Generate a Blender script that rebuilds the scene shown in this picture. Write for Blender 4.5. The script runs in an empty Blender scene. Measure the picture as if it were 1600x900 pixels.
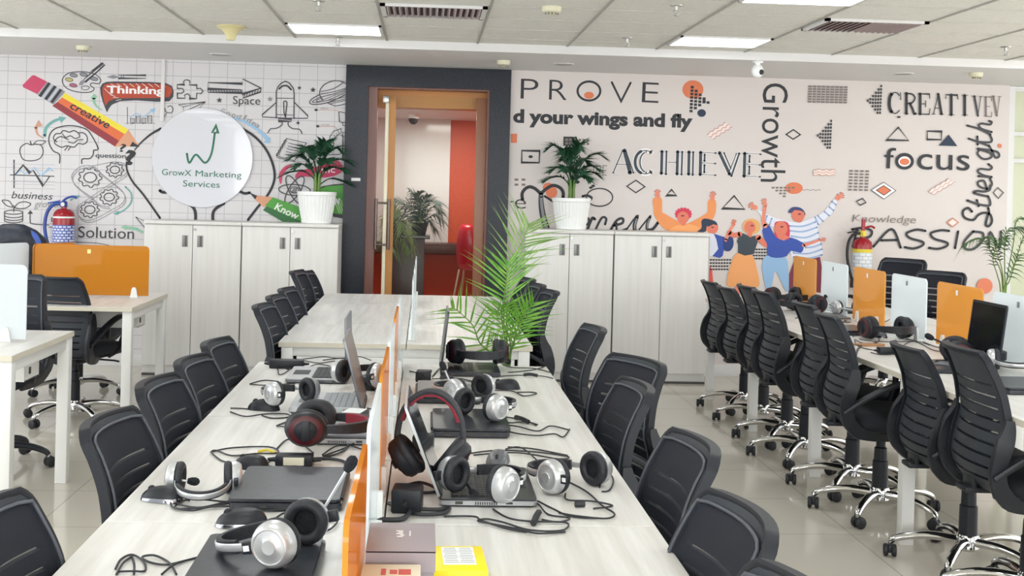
import bpy, bmesh, math, random
from math import sin, cos, pi, radians, sqrt, atan2
from mathutils import Vector, Matrix, Euler, Quaternion

random.seed(7)
SC = bpy.context.scene
COL = SC.collection

# ------------------------------------------------------------------ camera
FPX, YAW, PITCH, ROLL, PX, PY = 1818.13, 0.05342, -0.0038, 0.02536, 762.0, 306.43
EYE = Vector((0, 0, 1.5))
_fw = Vector((sin(YAW) * cos(PITCH), cos(YAW) * cos(PITCH), sin(PITCH)))
_r0 = Vector((cos(YAW), -sin(YAW), 0))
_u0 = _r0.cross(_fw)
RT = _r0 * cos(ROLL) + _u0 * sin(ROLL)
UP = -_r0 * sin(ROLL) + _u0 * cos(ROLL)
cam_d = bpy.data.cameras.new('camera')
cam = bpy.data.objects.new('camera', cam_d)
COL.objects.link(cam)
M3 = Matrix((RT, UP, -_fw)).transposed()
cam.matrix_world = Matrix.Translation(EYE) @ M3.to_4x4()
cam_d.sensor_width = 36.0
cam_d.lens = FPX / 1600 * 36.0
cam_d.shift_x = (800 - PX) / 1600
cam_d.shift_y = -(450 - PY) / 1600
cam_d.clip_end = 60
SC.camera = cam

# ------------------------------------------------------------------ light and exposure
SC.view_settings.view_transform = 'Standard'
SC.view_settings.look = 'None'
SC.view_settings.gamma = 1.0
SC.view_settings.exposure = -0.12
SC.view_settings.use_curve_mapping = False
WORLD_STRENGTH = 1.5
PANEL_EMIT = 13.0
w = bpy.data.worlds.new('daylight')
SC.world = w
w.use_nodes = True
w.node_tree.nodes['Background'].inputs[0].default_value = (0.93, 0.97, 1.0, 1)
w.node_tree.nodes['Background'].inputs[1].default_value = WORLD_STRENGTH


def area_light(name, loc, rot, sx, sy, power, col=(1, 1, 1)):
    d = bpy.data.lights.new(name, 'AREA')
    d.shape = 'RECTANGLE'
    d.size, d.size_y, d.energy, d.color = sx, sy, power, col
    o = bpy.data.objects.new(name, d)
    o.location, o.rotation_euler = loc, rot
    COL.objects.link(o)
    return o


# daylight of the window front behind the photographer and on the right-hand side
area_light('window_daylight', (0.6, -3.4, 1.7), (radians(84), 0, 0), 8.5, 2.0, 330, (0.97, 0.98, 1.0))
area_light('window_daylight', (6.6, 4.5, 1.6), (0, radians(90), 0), 1.9, 7.0, 130, (1.0, 0.98, 0.94))
area_light('window_daylight', (-5.6, 4.0, 1.6), (0, radians(-90), 0), 1.9, 7.0, 140, (0.95, 0.98, 1.0))
area_light('cabin_lamp', (0.25, 11.2, 2.225), (0, 0, 0), 0.5, 1.0, 24, (1.0, 0.96, 0.9))


# ------------------------------------------------------------------ pixel of the photograph -> point on a plane
def ray(px, py):
    return _fw + RT * ((px - PX) / FPX) - UP * ((py - PY) / FPX)


def at(px, py, axis, val):
    d = ray(px, py)
    i = 'xyz'.index(axis)
    return EYE + d * ((val - EYE[i]) / d[i])


# ------------------------------------------------------------------ materials
def lin(h):
    if not isinstance(h, str):
        return tuple(h)
    h = h.lstrip('#')
    v = [int(h[i:i + 2], 16) / 255 for i in (0, 2, 4)]
    return tuple(c / 12.92 if c <= 0.04045 else ((c + 0.055) / 1.055) ** 2.4 for c in v)


MATS = {}


def mat(name, col, rough=0.5, metal=0.0, spec=0.5, emit=0.0, trans=0.0, alpha=1.0, coat=0.0):
    if name in MATS:
        return MATS[name]
    m = bpy.data.materials.new(name)
    m.use_nodes = True
    b = m.node_tree.nodes['Principled BSDF']
    c = (*lin(col), 1)
    b.inputs['Base Color'].default_value = c
    b.inputs['Roughness'].default_value = rough
    b.inputs['Metallic'].default_value = metal
    b.inputs['Specular IOR Level'].default_value = spec
    b.inputs['Transmission Weight'].default_value = trans
    b.inputs['Alpha'].default_value = alpha
    b.inputs['Coat Weight'].default_value = coat
    if emit:
        b.inputs['Emission Color'].default_value = c
        b.inputs['Emission Strength'].default_value = emit
    MATS[name] = m
    return m


def noise_mat(name, c1, c2, scale=(1, 1, 1), rough=0.5, detail=3, lo=0.35, hi=0.65, spec=0.5, bump=0.0, metal=0.0):
    m = mat(name, c1, rough, metal, spec)
    nt = m.node_tree
    b = nt.nodes['Principled BSDF']
    tc = nt.nodes.new('ShaderNodeTexCoord')
    mp = nt.nodes.new('ShaderNodeMapping')
    mp.inputs['Scale'].default_value = scale
    no = nt.nodes.new('ShaderNodeTexNoise')
    no.inputs['Scale'].default_value = 1.0
    no.inputs['Detail'].default_value = detail
    cr = nt.nodes.new('ShaderNodeValToRGB')
    cr.color_ramp.elements[0].position = lo
    cr.color_ramp.elements[1].position = hi
    cr.color_ramp.elements[0].color = (*lin(c1), 1)
    cr.color_ramp.elements[1].color = (*lin(c2), 1)
    L = nt.links.new
    L(tc.outputs['Object'], mp.inputs[0])
    L(mp.outputs[0], no.inputs['Vector'])
    L(no.outputs[0], cr.inputs[0])
    L(cr.outputs[0], b.inputs['Base Color'])
    if bump:
        bp = nt.nodes.new('ShaderNodeBump')
        bp.inputs['Strength'].default_value = bump
        bp.inputs['Distance'].default_value = 0.01
        L(no.outputs[0], bp.inputs['Height'])
        L(bp.outputs[0], b.inputs['Normal'])
    return m


def tile_mat(name, c1, mortar, bw, bh, gap, rough, spec=0.5, offset=0.0, var=None, plane='XY', origin=(0, 0)):
    """square tiles or printed grid: brick texture on object coordinates"""
    m = mat(name, c1, rough, 0, spec)
    nt = m.node_tree
    b = nt.nodes['Principled BSDF']
    tc = nt.nodes.new('ShaderNodeTexCoord')
    sp = nt.nodes.new('ShaderNodeSeparateXYZ')
    cb = nt.nodes.new('ShaderNodeCombineXYZ')
    L = nt.links.new
    L(tc.outputs['Object'], sp.inputs[0])
    for k, ax in enumerate(plane):
        ad = nt.nodes.new('ShaderNodeMath')
        ad.operation = 'SUBTRACT'
        ad.inputs[1].default_value = origin[k]
        L(sp.outputs[ax], ad.inputs[0])
        L(ad.outputs[0], cb.inputs[k])
    br = nt.nodes.new('ShaderNodeTexBrick')
    br.offset = offset
    br.squash = 1
    br.inputs['Scale'].default_value = 1
    br.inputs['Brick Width'].default_value = bw
    br.inputs['Row Height'].default_value = bh
    br.inputs['Mortar Size'].default_value = gap
    br.inputs['Mortar Smooth'].default_value = 0.1
    br.inputs['Color1'].default_value = (*lin(c1), 1)
    br.inputs['Color2'].default_value = (*lin(var or c1), 1)
    br.inputs['Mortar'].default_value = (*lin(mortar), 1)
    L(cb.outputs[0], br.inputs['Vector'])
    L(br.outputs['Color'], b.inputs['Base Color'])
    return m


def acrylic(name, col, see, rough=0.06):
    """glossy tinted acrylic sheet that lets a little of what lies behind show through"""
    m = mat(name, col, rough, 0, 0.6)
    nt = m.node_tree
    b = nt.nodes['Principled BSDF']
    out = nt.nodes['Material Output']
    tr = nt.nodes.new('ShaderNodeBsdfTransparent')
    tr.inputs[0].default_value = (*lin(col), 1)
    mx = nt.nodes.new('ShaderNodeMixShader')
    mx.inputs[0].default_value = see
    tl = nt.nodes.new('ShaderNodeBsdfTranslucent')
    tl.inputs[0].default_value = (*lin(col), 1)
    m2 = nt.nodes.new('ShaderNodeMixShader')
    m2.inputs[0].default_value = 0.42
    nt.links.new(b.outputs[0], m2.inputs[1])
    nt.links.new(tl.outputs[0], m2.inputs[2])
    nt.links.new(m2.outputs[0], mx.inputs[1])
    nt.links.new(tr.outputs[0], mx.inputs[2])
    nt.links.new(mx.outputs[0], out.inputs[0])
    return m


WHITE_METAL = mat('white_powder_coat', '#e6e6e3', 0.4)
DESK_TOP = noise_mat('pale_wood_laminate', '#e6e5e2', '#cac7c1', (34, 2.0, 34), 0.36, 8, 0.30, 0.74)
DESK_EDGE = mat('laminate_edge_band', '#d5cfbe', 0.5)
CAB = noise_mat('pale_ash_laminate', '#dfdedb', '#d8d6d1', (30, 30, 1.5), 0.45, 4, 0.3, 0.7)
CAB_SIDE = mat('pale_ash_side', '#dddcd8', 0.45)
SEAM = mat('dark_gap', '#4a4845', 0.8)
BLACK_PLASTIC = mat('black_plastic', '#1f2228', 0.42, 0, 0.35)
BLACK_SHELL = mat('charcoal_back_shell', '#2f343c', 0.48, 0, 0.4)
BLACK_FABRIC = noise_mat('black_seat_fabric', '#12151c', '#191d26', (160, 160, 160), 0.85, 2)
MESH_FABRIC = noise_mat('navy_black_mesh', '#151925', '#1d2230', (220, 220, 220), 0.7, 2)
RIM = mat('grey_black_rim', '#22252b', 0.45, 0, 0.25)
def see_through(m, k):
    """open weave: a share k of the light passes straight between the threads"""
    nt = m.node_tree
    tr = nt.nodes.new('ShaderNodeBsdfTransparent')
    mx = nt.nodes.new('ShaderNodeMixShader')
    mx.inputs[0].default_value = k
    nt.links.new(nt.nodes['Principled BSDF'].outputs[0], mx.inputs[1])
    nt.links.new(tr.outputs[0], mx.inputs[2])
    nt.links.new(mx.outputs[0], nt.nodes['Material Output'].inputs[0])


see_through(MESH_FABRIC, 0.30)
CHROME = mat('chrome', '#d8d8d8', 0.1, 1.0)
STEEL = mat('brushed_steel', '#a9a8a4', 0.3, 1.0)
RUBBER = mat('black_rubber', '#1c1e22', 0.55)
CORD = mat('black_cord', '#24262b', 0.5)
ORANGE_ACR = acrylic('orange_acrylic', '#e8a840', 0.2)
ORANGE_ROW = acrylic('orange_acrylic_sheen', '#edbd6a', 0.26)  # same orange acrylic, its colour paled to carry the reflections on the row
WHITE_ACR = acrylic('white_acrylic', '#eff4f6', 0.15)
CLIP = mat('white_clip', '#eef0ee', 0.35)


# ------------------------------------------------------------------ mesh builder
class MB:
    def __init__(self):
        self.v, self.f, self.mi, self.sm = [], [], [], []
        self.mats = []

    def m(self, material):
        if material not in self.mats:
            self.mats.append(material)
        return self.mats.index(material)

    def add(self, vs, fs, material, smooth=True, T=None):
        k = len(self.v)
        i = self.m(material)
        self.v += [tuple(T @ Vector(q)) if T else tuple(q) for q in vs]
        for q in fs:
            self.f.append([k + a for a in q])
            self.mi.append(i)
            self.sm.append(smooth)
        return self

    def box(self, c, s, material, T=None, bev=0.0, seg=2):
        bm = bmesh.new()
        bmesh.ops.create_cube(bm, size=1)
        for q in bm.verts:
            q.co = Vector((q.co.x * s[0] + c[0], q.co.y * s[1] + c[1], q.co.z * s[2] + c[2]))
        if bev:
            bmesh.ops.bevel(bm, geom=bm.edges[:], offset=min(bev, min(s) * 0.49), segments=seg, profile=0.5, affect='EDGES')
        self.bm(bm, material, T)
        return self

    def bm(self, bm, material, T=None, smooth=True):
        bm.verts.index_update()
        self.add([q.co.copy() for q in bm.verts], [[a.index for a in q.verts] for q in bm.faces], material, smooth, T)
        bm.free()

    def tube(self, pts, r, material, n=8, T=None, caps=True, rz=None, closed=False):
        """tube along pts; r number or list; rz scales the section along the second normal"""
        pts = [Vector(q) for q in pts]
        N = len(pts)
        rs = r if isinstance(r, (list, tuple)) else [r] * N
        vs, fs = [], []
        t0 = (pts[1] - pts[0]).normalized()
        up = Vector((0, 0, 1)) if abs(t0.z) < 0.9 else Vector((1, 0, 0))
        nrm = t0.cross(up).normalized()
        for i in range(N):
            if closed:
                t = (pts[(i + 1) % N] - pts[i - 1])
            else:
                t = pts[min(i + 1, N - 1)] - pts[max(i - 1, 0)]
            if t.length < 1e-9:
                t = t0.copy()
            t.normalize()
            nrm = (nrm - t * nrm.dot(t))
            if nrm.length < 1e-6:
                nrm = t.cross(Vector((0.3, 0.5, 0.8)))
            nrm.normalize()
            b = t.cross(nrm)
            for k in range(n):
                a = 2 * pi * k / n
                vs.append(pts[i] + nrm * (cos(a) * rs[i]) + b * (sin(a) * rs[i] * (rz or 1)))
        for i in range(N if closed else N - 1):
            j = (i + 1) % N
            for k in range(n):
                fs.append([i * n + k, i * n + (k + 1) % n, j * n + (k + 1) % n, j * n + k])
        if caps and not closed:
            fs.append(list(range(n))[::-1])
            fs.append([(N - 1) * n + k for k in range(n)])
        return self.add(vs, fs, material, True, T)

    def ribbon(self, pts, w, h, side, material, T=None):
        """rectangular strap along pts: width w along 'side', thickness h across"""
        pts = [Vector(q) for q in pts]
        N = len(pts)
        ws = w if isinstance(w, (list, tuple)) else [w] * N
        side = Vector(side).normalized()
        vs, fs = [], []
        c = 0.3
        for i in range(N):
            t = (pts[min(i + 1, N - 1)] - pts[max(i - 1, 0)]).normalized()
            s = (side - t * side.dot(t)).normalized()
            u = t.cross(s)
            W, H = ws[i] / 2, h / 2
            for a, b in ((-1, -c), (-1 + c * .4, -1), (1 - c * .4, -1), (1, -c), (1, c), (1 - c * .4, 1), (-1 + c * .4, 1), (-1, c)):
                vs.append(pts[i] + s * (a * W) + u * (b * H))
        for i in range(N - 1):
            for k in range(8):
                fs.append([i * 8 + k, i * 8 + (k + 1) % 8, i * 8 + 8 + (k + 1) % 8, i * 8 + 8 + k])
        fs.append(list(range(8))[::-1])
        fs.append([(N - 1) * 8 + k for k in range(8)])
        return self.add(vs, fs, material, True, T)

    def lathe(self, prof, material, n=24, T=None, flute=None, cap=True):
        vs, fs = [], []
        N = len(prof)
        for i, (r, z) in enumerate(prof):
            for k in range(n):
                rr = r if not flute else r * (1 + flute[0] * cos(flute[1] * 2 * pi * k / n))
                vs.append((rr * cos(2 * pi * k / n), rr * sin(2 * pi * k / n), z))
        for i in range(N - 1):
            for k in range(n):
                fs.append([i * n + k, i * n + (k + 1) % n, (i + 1) * n + (k + 1) % n, (i + 1) * n + k])
        if cap:
            if prof[0][0] > 1e-4:
                fs.append(list(range(n))[::-1])
            if prof[-1][0] > 1e-4:
                fs.append([(N - 1) * n + k for k in range(n)])
        return self.add(vs, fs, material, True, T)

    def prism(self, poly, h, material, T=None, smooth=False):
        """poly in xy, from z=0 to z=h"""
        n = len(poly)
        vs = [(q[0], q[1], 0) for q in poly] + [(q[0], q[1], h) for q in poly]
        fs = [list(range(n))[::-1], [n + k for k in range(n)]]
        fs += [[k, (k + 1) % n, n + (k + 1) % n, n + k] for k in range(n)]
        return self.add(vs, fs, material, smooth, T)

    def build(self, name, parent=None, sharp=0.7, link=True):
        me = bpy.data.meshes.new(name)
        me.from_pydata(self.v, [], self.f)
        for q in self.mats:
            me.materials.append(q)
        me.polygons.foreach_set('material_index', self.mi)
        me.polygons.foreach_set('use_smooth', self.sm)
        bm = bmesh.new()
        bm.from_mesh(me)
        bmesh.ops.recalc_face_normals(bm, faces=bm.faces[:])
        bm.to_mesh(me)
        bm.free()
        me.set_sharp_from_angle(angle=sharp)
        me.update()
        o = bpy.data.objects.new(name, me)
        COL.objects.link(o)
        if parent:
            o.parent = parent
        return o


def rrect(w, h, r, n=5, cx=0, cy=0, corners=(1, 1, 1, 1)):
    p = []
    for (sx, sy, a0), on in zip(((1, 1, 0), (-1, 1, 90), (-1, -1, 180), (1, -1, 270)), corners):
        rr = r if on else 0.0005
        for k in range(n + 1):
            a = radians(a0 + 90 * k / n)
            p.append((cx + sx * (w / 2 - rr) + rr * cos(a), cy + sy * (h / 2 - rr) + rr * sin(a)))
    return p


def smooth_path(pts, n=6, closed=False):
    pts = [Vector(q) for q in pts]
    if len(pts) < 3:
        return pts
    out = []
    N = len(pts)
    for i in range(N if closed else N - 1):
        if closed:
            a, b, c, d = pts[i - 1], pts[i], pts[(i + 1) % N], pts[(i + 2) % N]
        else:
            a, b, c, d = pts[max(i - 1, 0)], pts[i], pts[i + 1], pts[min(i + 2, N - 1)]
        for k in range(n):
            t = k / n
            out.append(0.5 * ((2 * b) + (c - a) * t + (2 * a - 5 * b + 4 * c - d) * t * t + (3 * b - a - 3 * c + d) * t ** 3))
    if not closed:
        out.append(pts[-1])
    return out


def Rx(a): return Matrix.Rotation(radians(a), 4, 'X')
def Ry(a): return Matrix.Rotation(radians(a), 4, 'Y')
def Rz(a): return Matrix.Rotation(radians(a), 4, 'Z')
def Tr(x, y, z): return Matrix.Translation((x, y, z))


# ------------------------------------------------------------------ naming
def tag(o, label=None, cat=None, group=None, kind=None):
    if label: o['label'] = label
    if cat: o['category'] = cat
    if group: o['group'] = group
    if kind: o['kind'] = kind
    return o


def thing(name, label, cat, loc=(0, 0, 0), rz=0, group=None):
    o = bpy.data.objects.new(name, None)
    o.empty_display_size = 0.1
    COL.objects.link(o)
    o.location = loc
    o.rotation_euler = (0, 0, radians(rz))
    return tag(o, label, cat, group)


def struct(mb, name, parent=None):
    o = mb.build(name, parent)
    if not parent:
        o['kind'] = 'structure'
    return o


def dup(root, loc, rz, label=None, group=None):
    r = root.copy()
    COL.objects.link(r)
    r.location = loc
    r.rotation_euler = (root.rotation_euler.x, root.rotation_euler.y, radians(rz))
    if label: r['label'] = label
    if group: r['group'] = group
    for ch in list(root.children):
        c = ch.copy()
        COL.objects.link(c)
        c.parent = r
        for g in ch.children:
            d = g.copy()
            COL.objects.link(d)
            d.parent = c
    return r


def lowest(root):
    """lowest z of a thing's meshes in the root's own (rotated) frame, root at origin"""
    R = root.rotation_euler.to_matrix() @ Matrix.Diagonal(root.scale)
    z = 1e9

    def walk(o, Mx):
        nonlocal z
        if o.type == 'MESH':
            for q in o.data.vertices:
                z = min(z, (R @ (Mx @ q.co)).z)
        for c in o.children:
            if not c.name.startswith('mic'):
                walk(c, Mx @ c.matrix_basis)
    if root.type == 'MESH':
        for q in root.data.vertices:
            z = min(z, (R @ q.co).z)
    for c in root.children:
        if not c.name.startswith('mic'):
            walk(c, c.matrix_basis)
    return z


def drop(root, z):
    root.location.z = z - lowest(root) + 0.0005
    return root


def attach_world(mb, name, parent):
    """build a mesh given in world coordinates as a child of a placed thing"""
    M = (Matrix.Translation(parent.location) @ parent.rotation_euler.to_matrix().to_4x4() @ Matrix.Diagonal((*parent.scale, 1))).inverted()
    mb.v = [tuple(M @ Vector(q)) for q in mb.v]
    return mb.build(name, parent)
# ================================================================== THE SETTING
WALL = 9.65       # inner face of the back wall
CEIL = 2.575
SOFF = 2.515
SOFF_Y = 8.43
OXL, OXR = -0.68, 0.69
DX0, DX1, DZ = -0.60, 0.632, 2.46      # rough opening in the wall (behind the granite surround)

FLOOR = tile_mat('glossy_beige_floor_tile', '#cbc5b8', '#aaa597', 0.6, 0.6, 0.003, 0.09, 0.5, 0, '#c8c2b5', origin=(0.15, 0.33))
PAINT_WALL = mat('blush_white_wallpaper', '#d7cfcb', 0.55)
PAINT_WHITE = mat('white_paint', '#dedddc', 0.6)
GRID_WALL = tile_mat('squared_paper_print', '#d6d3d4', '#aaa9ad', 0.147, 0.112, 0.0022, 0.5, 0.4, 0, None, 'XZ', (-3.41, 0.03))
CEIL_TILE = noise_mat('mineral_ceiling_tile', '#e6e5de', '#dedcd5', (60, 60, 60), 0.9, 2)
TBAR = mat('grey_t_bar', '#a9a7a1', 0.6)
SEAM_T = mat('ceiling_tile_joint', '#bcbab2', 0.7)

b = MB()
b.box((0.5, 4.5, -0.05), (15, 18, 0.1), FLOOR)
struct(b, 'floor')

# back wall with the door opening, wallpaper on both sides
b = MB()
b.box(((-7 + DX0) / 2, WALL + 0.09, SOFF / 2 + 0.15), (DX0 + 7, 0.18, SOFF + 0.3), GRID_WALL)
b.box(((4.94 + DX1) / 2, WALL + 0.09, SOFF / 2 + 0.15), (4.94 - DX1, 0.18, SOFF + 0.3), PAINT_WALL)
b.box(((DX0 + DX1) / 2, WALL + 0.09, DZ + 0.18), (DX1 - DX0, 0.18, 0.36), PAINT_WHITE)
struct(b, 'wall_back')

b = MB()
for x0, x1 in ((-7, OXL), (OXR, 4.94)):
    b.box(((x0 + x1) / 2, WALL - 0.006, 0.05), (x1 - x0, 0.012, 0.1), PAINT_WHITE, bev=0.002)
struct(b, 'baseboard_back')

# soffit along the back wall
b = MB()
b.box((0.5, (SOFF_Y + WALL + 0.1) / 2, (SOFF + CEIL + 0.1) / 2), (15, WALL + 0.1 - SOFF_Y, CEIL + 0.1 - SOFF), PAINT_WHITE)
struct(b, 'trim_1')

# ceiling: tiles, T-bars along the room, fine cross joints
b = MB()
b.box((0.5, (SOFF_Y - 3.6) / 2, CEIL + 0.05), (15, SOFF_Y + 3.6, 0.1), CEIL_TILE)
GX0, GPX, GY0, GPY = -0.305, 0.654, 8.13, 0.468
for k in range(-10, 12):
    x = GX0 + GPX * k
    b.box((x, (SOFF_Y - 3.6) / 2, CEIL - 0.003), (0.017, SOFF_Y + 3.6, 0.005), TBAR)
for k in range(0, 25):
    y = GY0 - GPY * k
    b.box((0.5, y, CEIL - 0.0015), (15, 0.006, 0.003), SEAM_T)
struct(b, 'ceiling')

# glazed side past the right end of the mural: pale green glass in white frames
GREEN_GLASS = mat('pale_green_frosted_glass', '#ccd0b4', 0.35)
b = MB()
b.box((5.6, WALL + 0.12, 1.26), (1.3, 0.03, 2.5), GREEN_GLASS)
for z in (0.03, 1.30, 1.88, 2.11, 2.49):
    b.box((5.6, WALL + 0.09, z), (1.3, 0.06, 0.035), PAINT_WHITE)
b.box((4.965, WALL + 0.06, 1.26), (0.05, 0.12, 2.5), PAINT_WHITE)
b.box((5.35, WALL + 0.09, 1.26), (0.04, 0.06, 2.5), PAINT_WHITE)
struct(b, 'window_1')
b = MB()
b.box((7.0, 4.6, 0.25), (0.15, 10.4, 0.5), PAINT_WHITE)
b.box((7.0, 4.6, 2.55), (0.15, 10.4, 0.1), PAINT_WHITE)
for y in (-0.5, 1.5, 3.5, 5.5, 7.5, 9.6):
    b.box((7.0, y, 1.5), (0.1, 0.08, 2.0), PAINT_WHITE)
struct(b, 'wall_right')
b = MB()
b.box((-6.2, 4.6, 0.25), (0.15, 10.4, 0.5), PAINT_WHITE)
b.box((-6.2, 4.6, 2.55), (0.15, 10.4, 0.1), PAINT_WHITE)
for y in (-0.5, 1.5, 3.5, 5.5, 7.5, 9.6):
    b.box((-6.2, y, 1.5), (0.1, 0.08, 2.0), PAINT_WHITE)
struct(b, 'wall_left')

# ---- door: granite surround, inner timber frame, glass leaf, pull handle
GRANITE = noise_mat('blue_black_granite', '#0c131d', '#1f2a38', (55, 55, 55), 0.3, 6, 0.45, 0.85, 0.3)
TIMBER = noise_mat('brown_door_frame', '#6d4238', '#7c4d40', (30, 30, 2), 0.35, 3)
TAN = mat('tan_beam', '#cd8a48', 0.45)
GLASS = mat('clear_glass', '#f2f6f4', 0.02, 0, 0.5, 0, 1.0)
nt = GLASS.node_tree
_tr = nt.nodes.new('ShaderNodeBsdfTransparent')
_tr.inputs[0].default_value = (0.96, 0.985, 0.97, 1)
_gl = nt.nodes.new('ShaderNodeBsdfGlossy')
_gl.inputs['Roughness'].default_value = 0.16
_mx = nt.nodes.new('ShaderNodeMixShader')
_fr = nt.nodes.new('ShaderNodeFresnel')
_fr.inputs[0].default_value = 1.14
nt.links.new(_fr.outputs[0], _mx.inputs[0])
nt.links.new(_tr.outputs[0], _mx.inputs[1])
nt.links.new(_gl.outputs[0], _mx.inputs[2])
nt.links.new(_mx.outputs[0], nt.nodes['Material Output'].inputs[0])

door = thing('door_1', None, None, (0, WALL, 0))
door['kind'] = 'structure'
OX0, OX1, OZ1, IX0, IX1, IZ1 = -0.675, 0.685, 2.515, -0.49, 0.515, 2.345
b = MB()
T = Tr(0, 0, 0)


def jamb(b, x0o, x0i, x1i, x1o, zi, zo, y0, y1, material):
    """mitred three-sided frame"""
    def quad_prism(q):
        vs = [(x, y0, z) for x, z in q] + [(x, y1, z) for x, z in q]
        b.add(vs, [[0, 1, 2, 3], [7, 6, 5, 4], [0, 4, 5, 1], [1, 5, 6, 2], [2, 6, 7, 3], [3, 7, 4, 0]], material, False)
    quad_prism([(x0o, 0), (x0i, 0), (x0i, zi), (x0o, zo)])
    quad_prism([(x1i, 0), (x1o, 0), (x1o, zo), (x1i, zi)])
    quad_prism([(x0o, zo), (x0i, zi), (x1i, zi), (x1o, zo)])


jamb(b, OX0, IX0, IX1, OX1, IZ1, OZ1 - 0.002, -0.035, 0.10, GRANITE)
b.build('granite_surround', door)
b = MB()
jamb(b, IX0, IX0 + 0.075, IX1 - 0.02, IX1, IZ1 - 0.014, IZ1, 0.02, 0.12, TIMBER)
b.build('timber_frame', door)
b = MB()
b.box((IX1 - 0.062, 0.10, 1.14), (0.085, 0.035, 2.28), mat('tan_brown_jamb', '#a5694f', 0.4), bev=0.003)
b.build('right_jamb', door)
b = MB()
b.box((-0.335, 0.075, 1.13), (0.03, 0.02, 2.24), mat('glass_edge_bright', '#f0ead0', 0.2), bev=0.004)
b.box((-0.29, 0.082, 1.13), (0.055, 0.012, 2.24), TAN)
b.build('leaf_edge', door)
b = MB()
b.box((0.09, 0.07, 1.145), (0.80, 0.012, 2.27), GLASS)
b.build('glass_pane', door)
b = MB()
STEEL_D = mat('bronzed_steel', '#6b625c', 0.3, 0.8)
for x in (-0.405, -0.30):
    b.tube([(x, 0.0, 1.00), (x, 0.0, 1.42)], 0.013, STEEL_D, 12)
for z in (1.04, 1.385):
    b.tube([(-0.405, 0.0, z), (-0.30, 0.0, z)], 0.009, STEEL_D, 10)
    b.tube([(-0.30, 0.0, z), (-0.30, 0.066, z)], 0.009, STEEL_D, 10)
b.build('pull_handle', door)
b = MB()
b.box((-0.345, 0.03, 2.245), (0.05, 0.03, 0.06), STEEL, bev=0.004)
b.build('patch_fitting', door)
b = MB()
b.box((-0.575, -0.037, 1.573), (0.075, 0.004, 0.026), CLIP, bev=0.001)
b.build('sticker', door)

# ---- cabin behind the glass door
ORANGE_WALL = mat('orange_wall', '#cf4f1d', 0.5)
DARK_ORANGE = mat('deep_orange_wall', '#b3401f', 0.5)
GLOSS_WHITE = mat('glossy_white_panel', '#d9d8d4', 0.12)
CABIN_FLOOR = mat('cabin_floor', '#8f857b', 0.3)
DARK_WOOD = noise_mat('dark_wenge', '#3f2620', '#4d3028', (40, 40, 2), 0.35, 3)
BLACK_TRIM = mat('black_skirting', '#22252e', 0.4)
CY = 12.4
b = MB()
b.box((0, CY + 0.05, 1.2), (4, 0.1, 2.6), ORANGE_WALL)
b.box((-0.59, CY - 0.02, 1.55), (1.68, 0.04, 1.40), GLOSS_WHITE)
b.box((-0.2, CY - 0.03, 0.42), (2.6, 0.06, 0.80), DARK_ORANGE)
b.box((0, CY - 0.02, 0.10), (4, 0.05, 0.2), BLACK_TRIM)
struct(b, 'wall_cabin')
b = MB()
b.box((-0.75, 11.1, 1.2), (0.1, 2.6, 2.6), PAINT_WHITE)
struct(b, 'wall_cabin_left')
b = MB()
b.box((0.93, 11.1, 1.2), (0.1, 2.6, 2.6), ORANGE_WALL)
struct(b, 'wall_cabin_right')
b = MB()
b.box((0.1, 11.3, 2.28), (1.8, 2.4, 0.06), PAINT_WHITE)
b.box((0.1, 9.98, 2.35), (1.8, 0.22, 0.31), TAN)
struct(b, 'ceiling_cabin')
b = MB()
b.box((0.1, CY - 0.2, 0.90), (1.56, 0.40, 0.10), DARK_WOOD, bev=0.004)
sh = b.build('wall_shelf')
tag(sh, 'dark wooden shelf along the orange wall behind the glass door', 'shelf')

# ================================================================== CABINETS
def cabinet(x0, x1, label):
    y0, y1, h = 9.2, 9.63, 1.21
    wdt = x1 - x0
    t = thing('storage_cabinet', label, 'cabinet', ((x0 + x1) / 2, y0, 0), 0, None)
    b = MB()
    b.box((0, 0.23, h / 2 + 0.03), (wdt - 0.004, 0.40, h - 0.10), CAB_SIDE)
    b.build('carcass', t)
    b = MB()
    b.box((0, 0.215, h - 0.0125), (wdt, 0.45, 0.025), CAB, bev=0.002)
    b.build('cabinet_top', t)
    b = MB()
    b.box((0, 0.23, 0.04), (wdt - 0.006, 0.38, 0.08), CAB_SIDE)
    b.box((0, 0.03, 0.008), (wdt - 0.006, 0.025, 0.016), SEAM)
    b.build('plinth', t)
    for s in (-1, 1):
        b = MB()
        dw = wdt / 2 - 0.006
        b.box((s * (wdt / 4 - 0.0005), 0.015, (0.083 + h - 0.03) / 2), (dw, 0.02, h - 0.03 - 0.083), CAB, bev=0.0015)
        d = b.build('door', t)
        b = MB()
        hx = s * 0.058
        b.box((hx, 0.004, 1.055), (0.044, 0.006, 0.09), mat('handle_grey', '#8f908e', 0.4, 0.3), bev=0.001)
        b.box((hx + 0.006, 0.0005, 1.055), (0.016, 0.003, 0.08), mat('handle_recess', '#5b5a58', 0.4))
        b.build('handle', d)
        if s > 0:
            b = MB()
            b.lathe([(0.0, 0), (0.011, 0), (0.011, 0.008), (0.0, 0.008)], STEEL, 14, Tr(0.018, 0.007, h - 0.062) @ Rx(90))
            b.build('lock', d)
    return t


cabinet(-2.185, -1.432, 'pale two-door cabinet left of the door, partly behind the orange-screened desk')
cabinet(-1.428, -0.675, 'pale two-door cabinet left of the door, with a potted palm on its right end')
cabinet(0.80, 1.508, 'pale two-door cabinet right of the door, carrying a potted palm')
cabinet(1.514, 2.275, 'pale two-door cabinet right of the door, furthest right with nothing on its top')

# ================================================================== DESKS
TOPZ = 0.75


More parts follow.
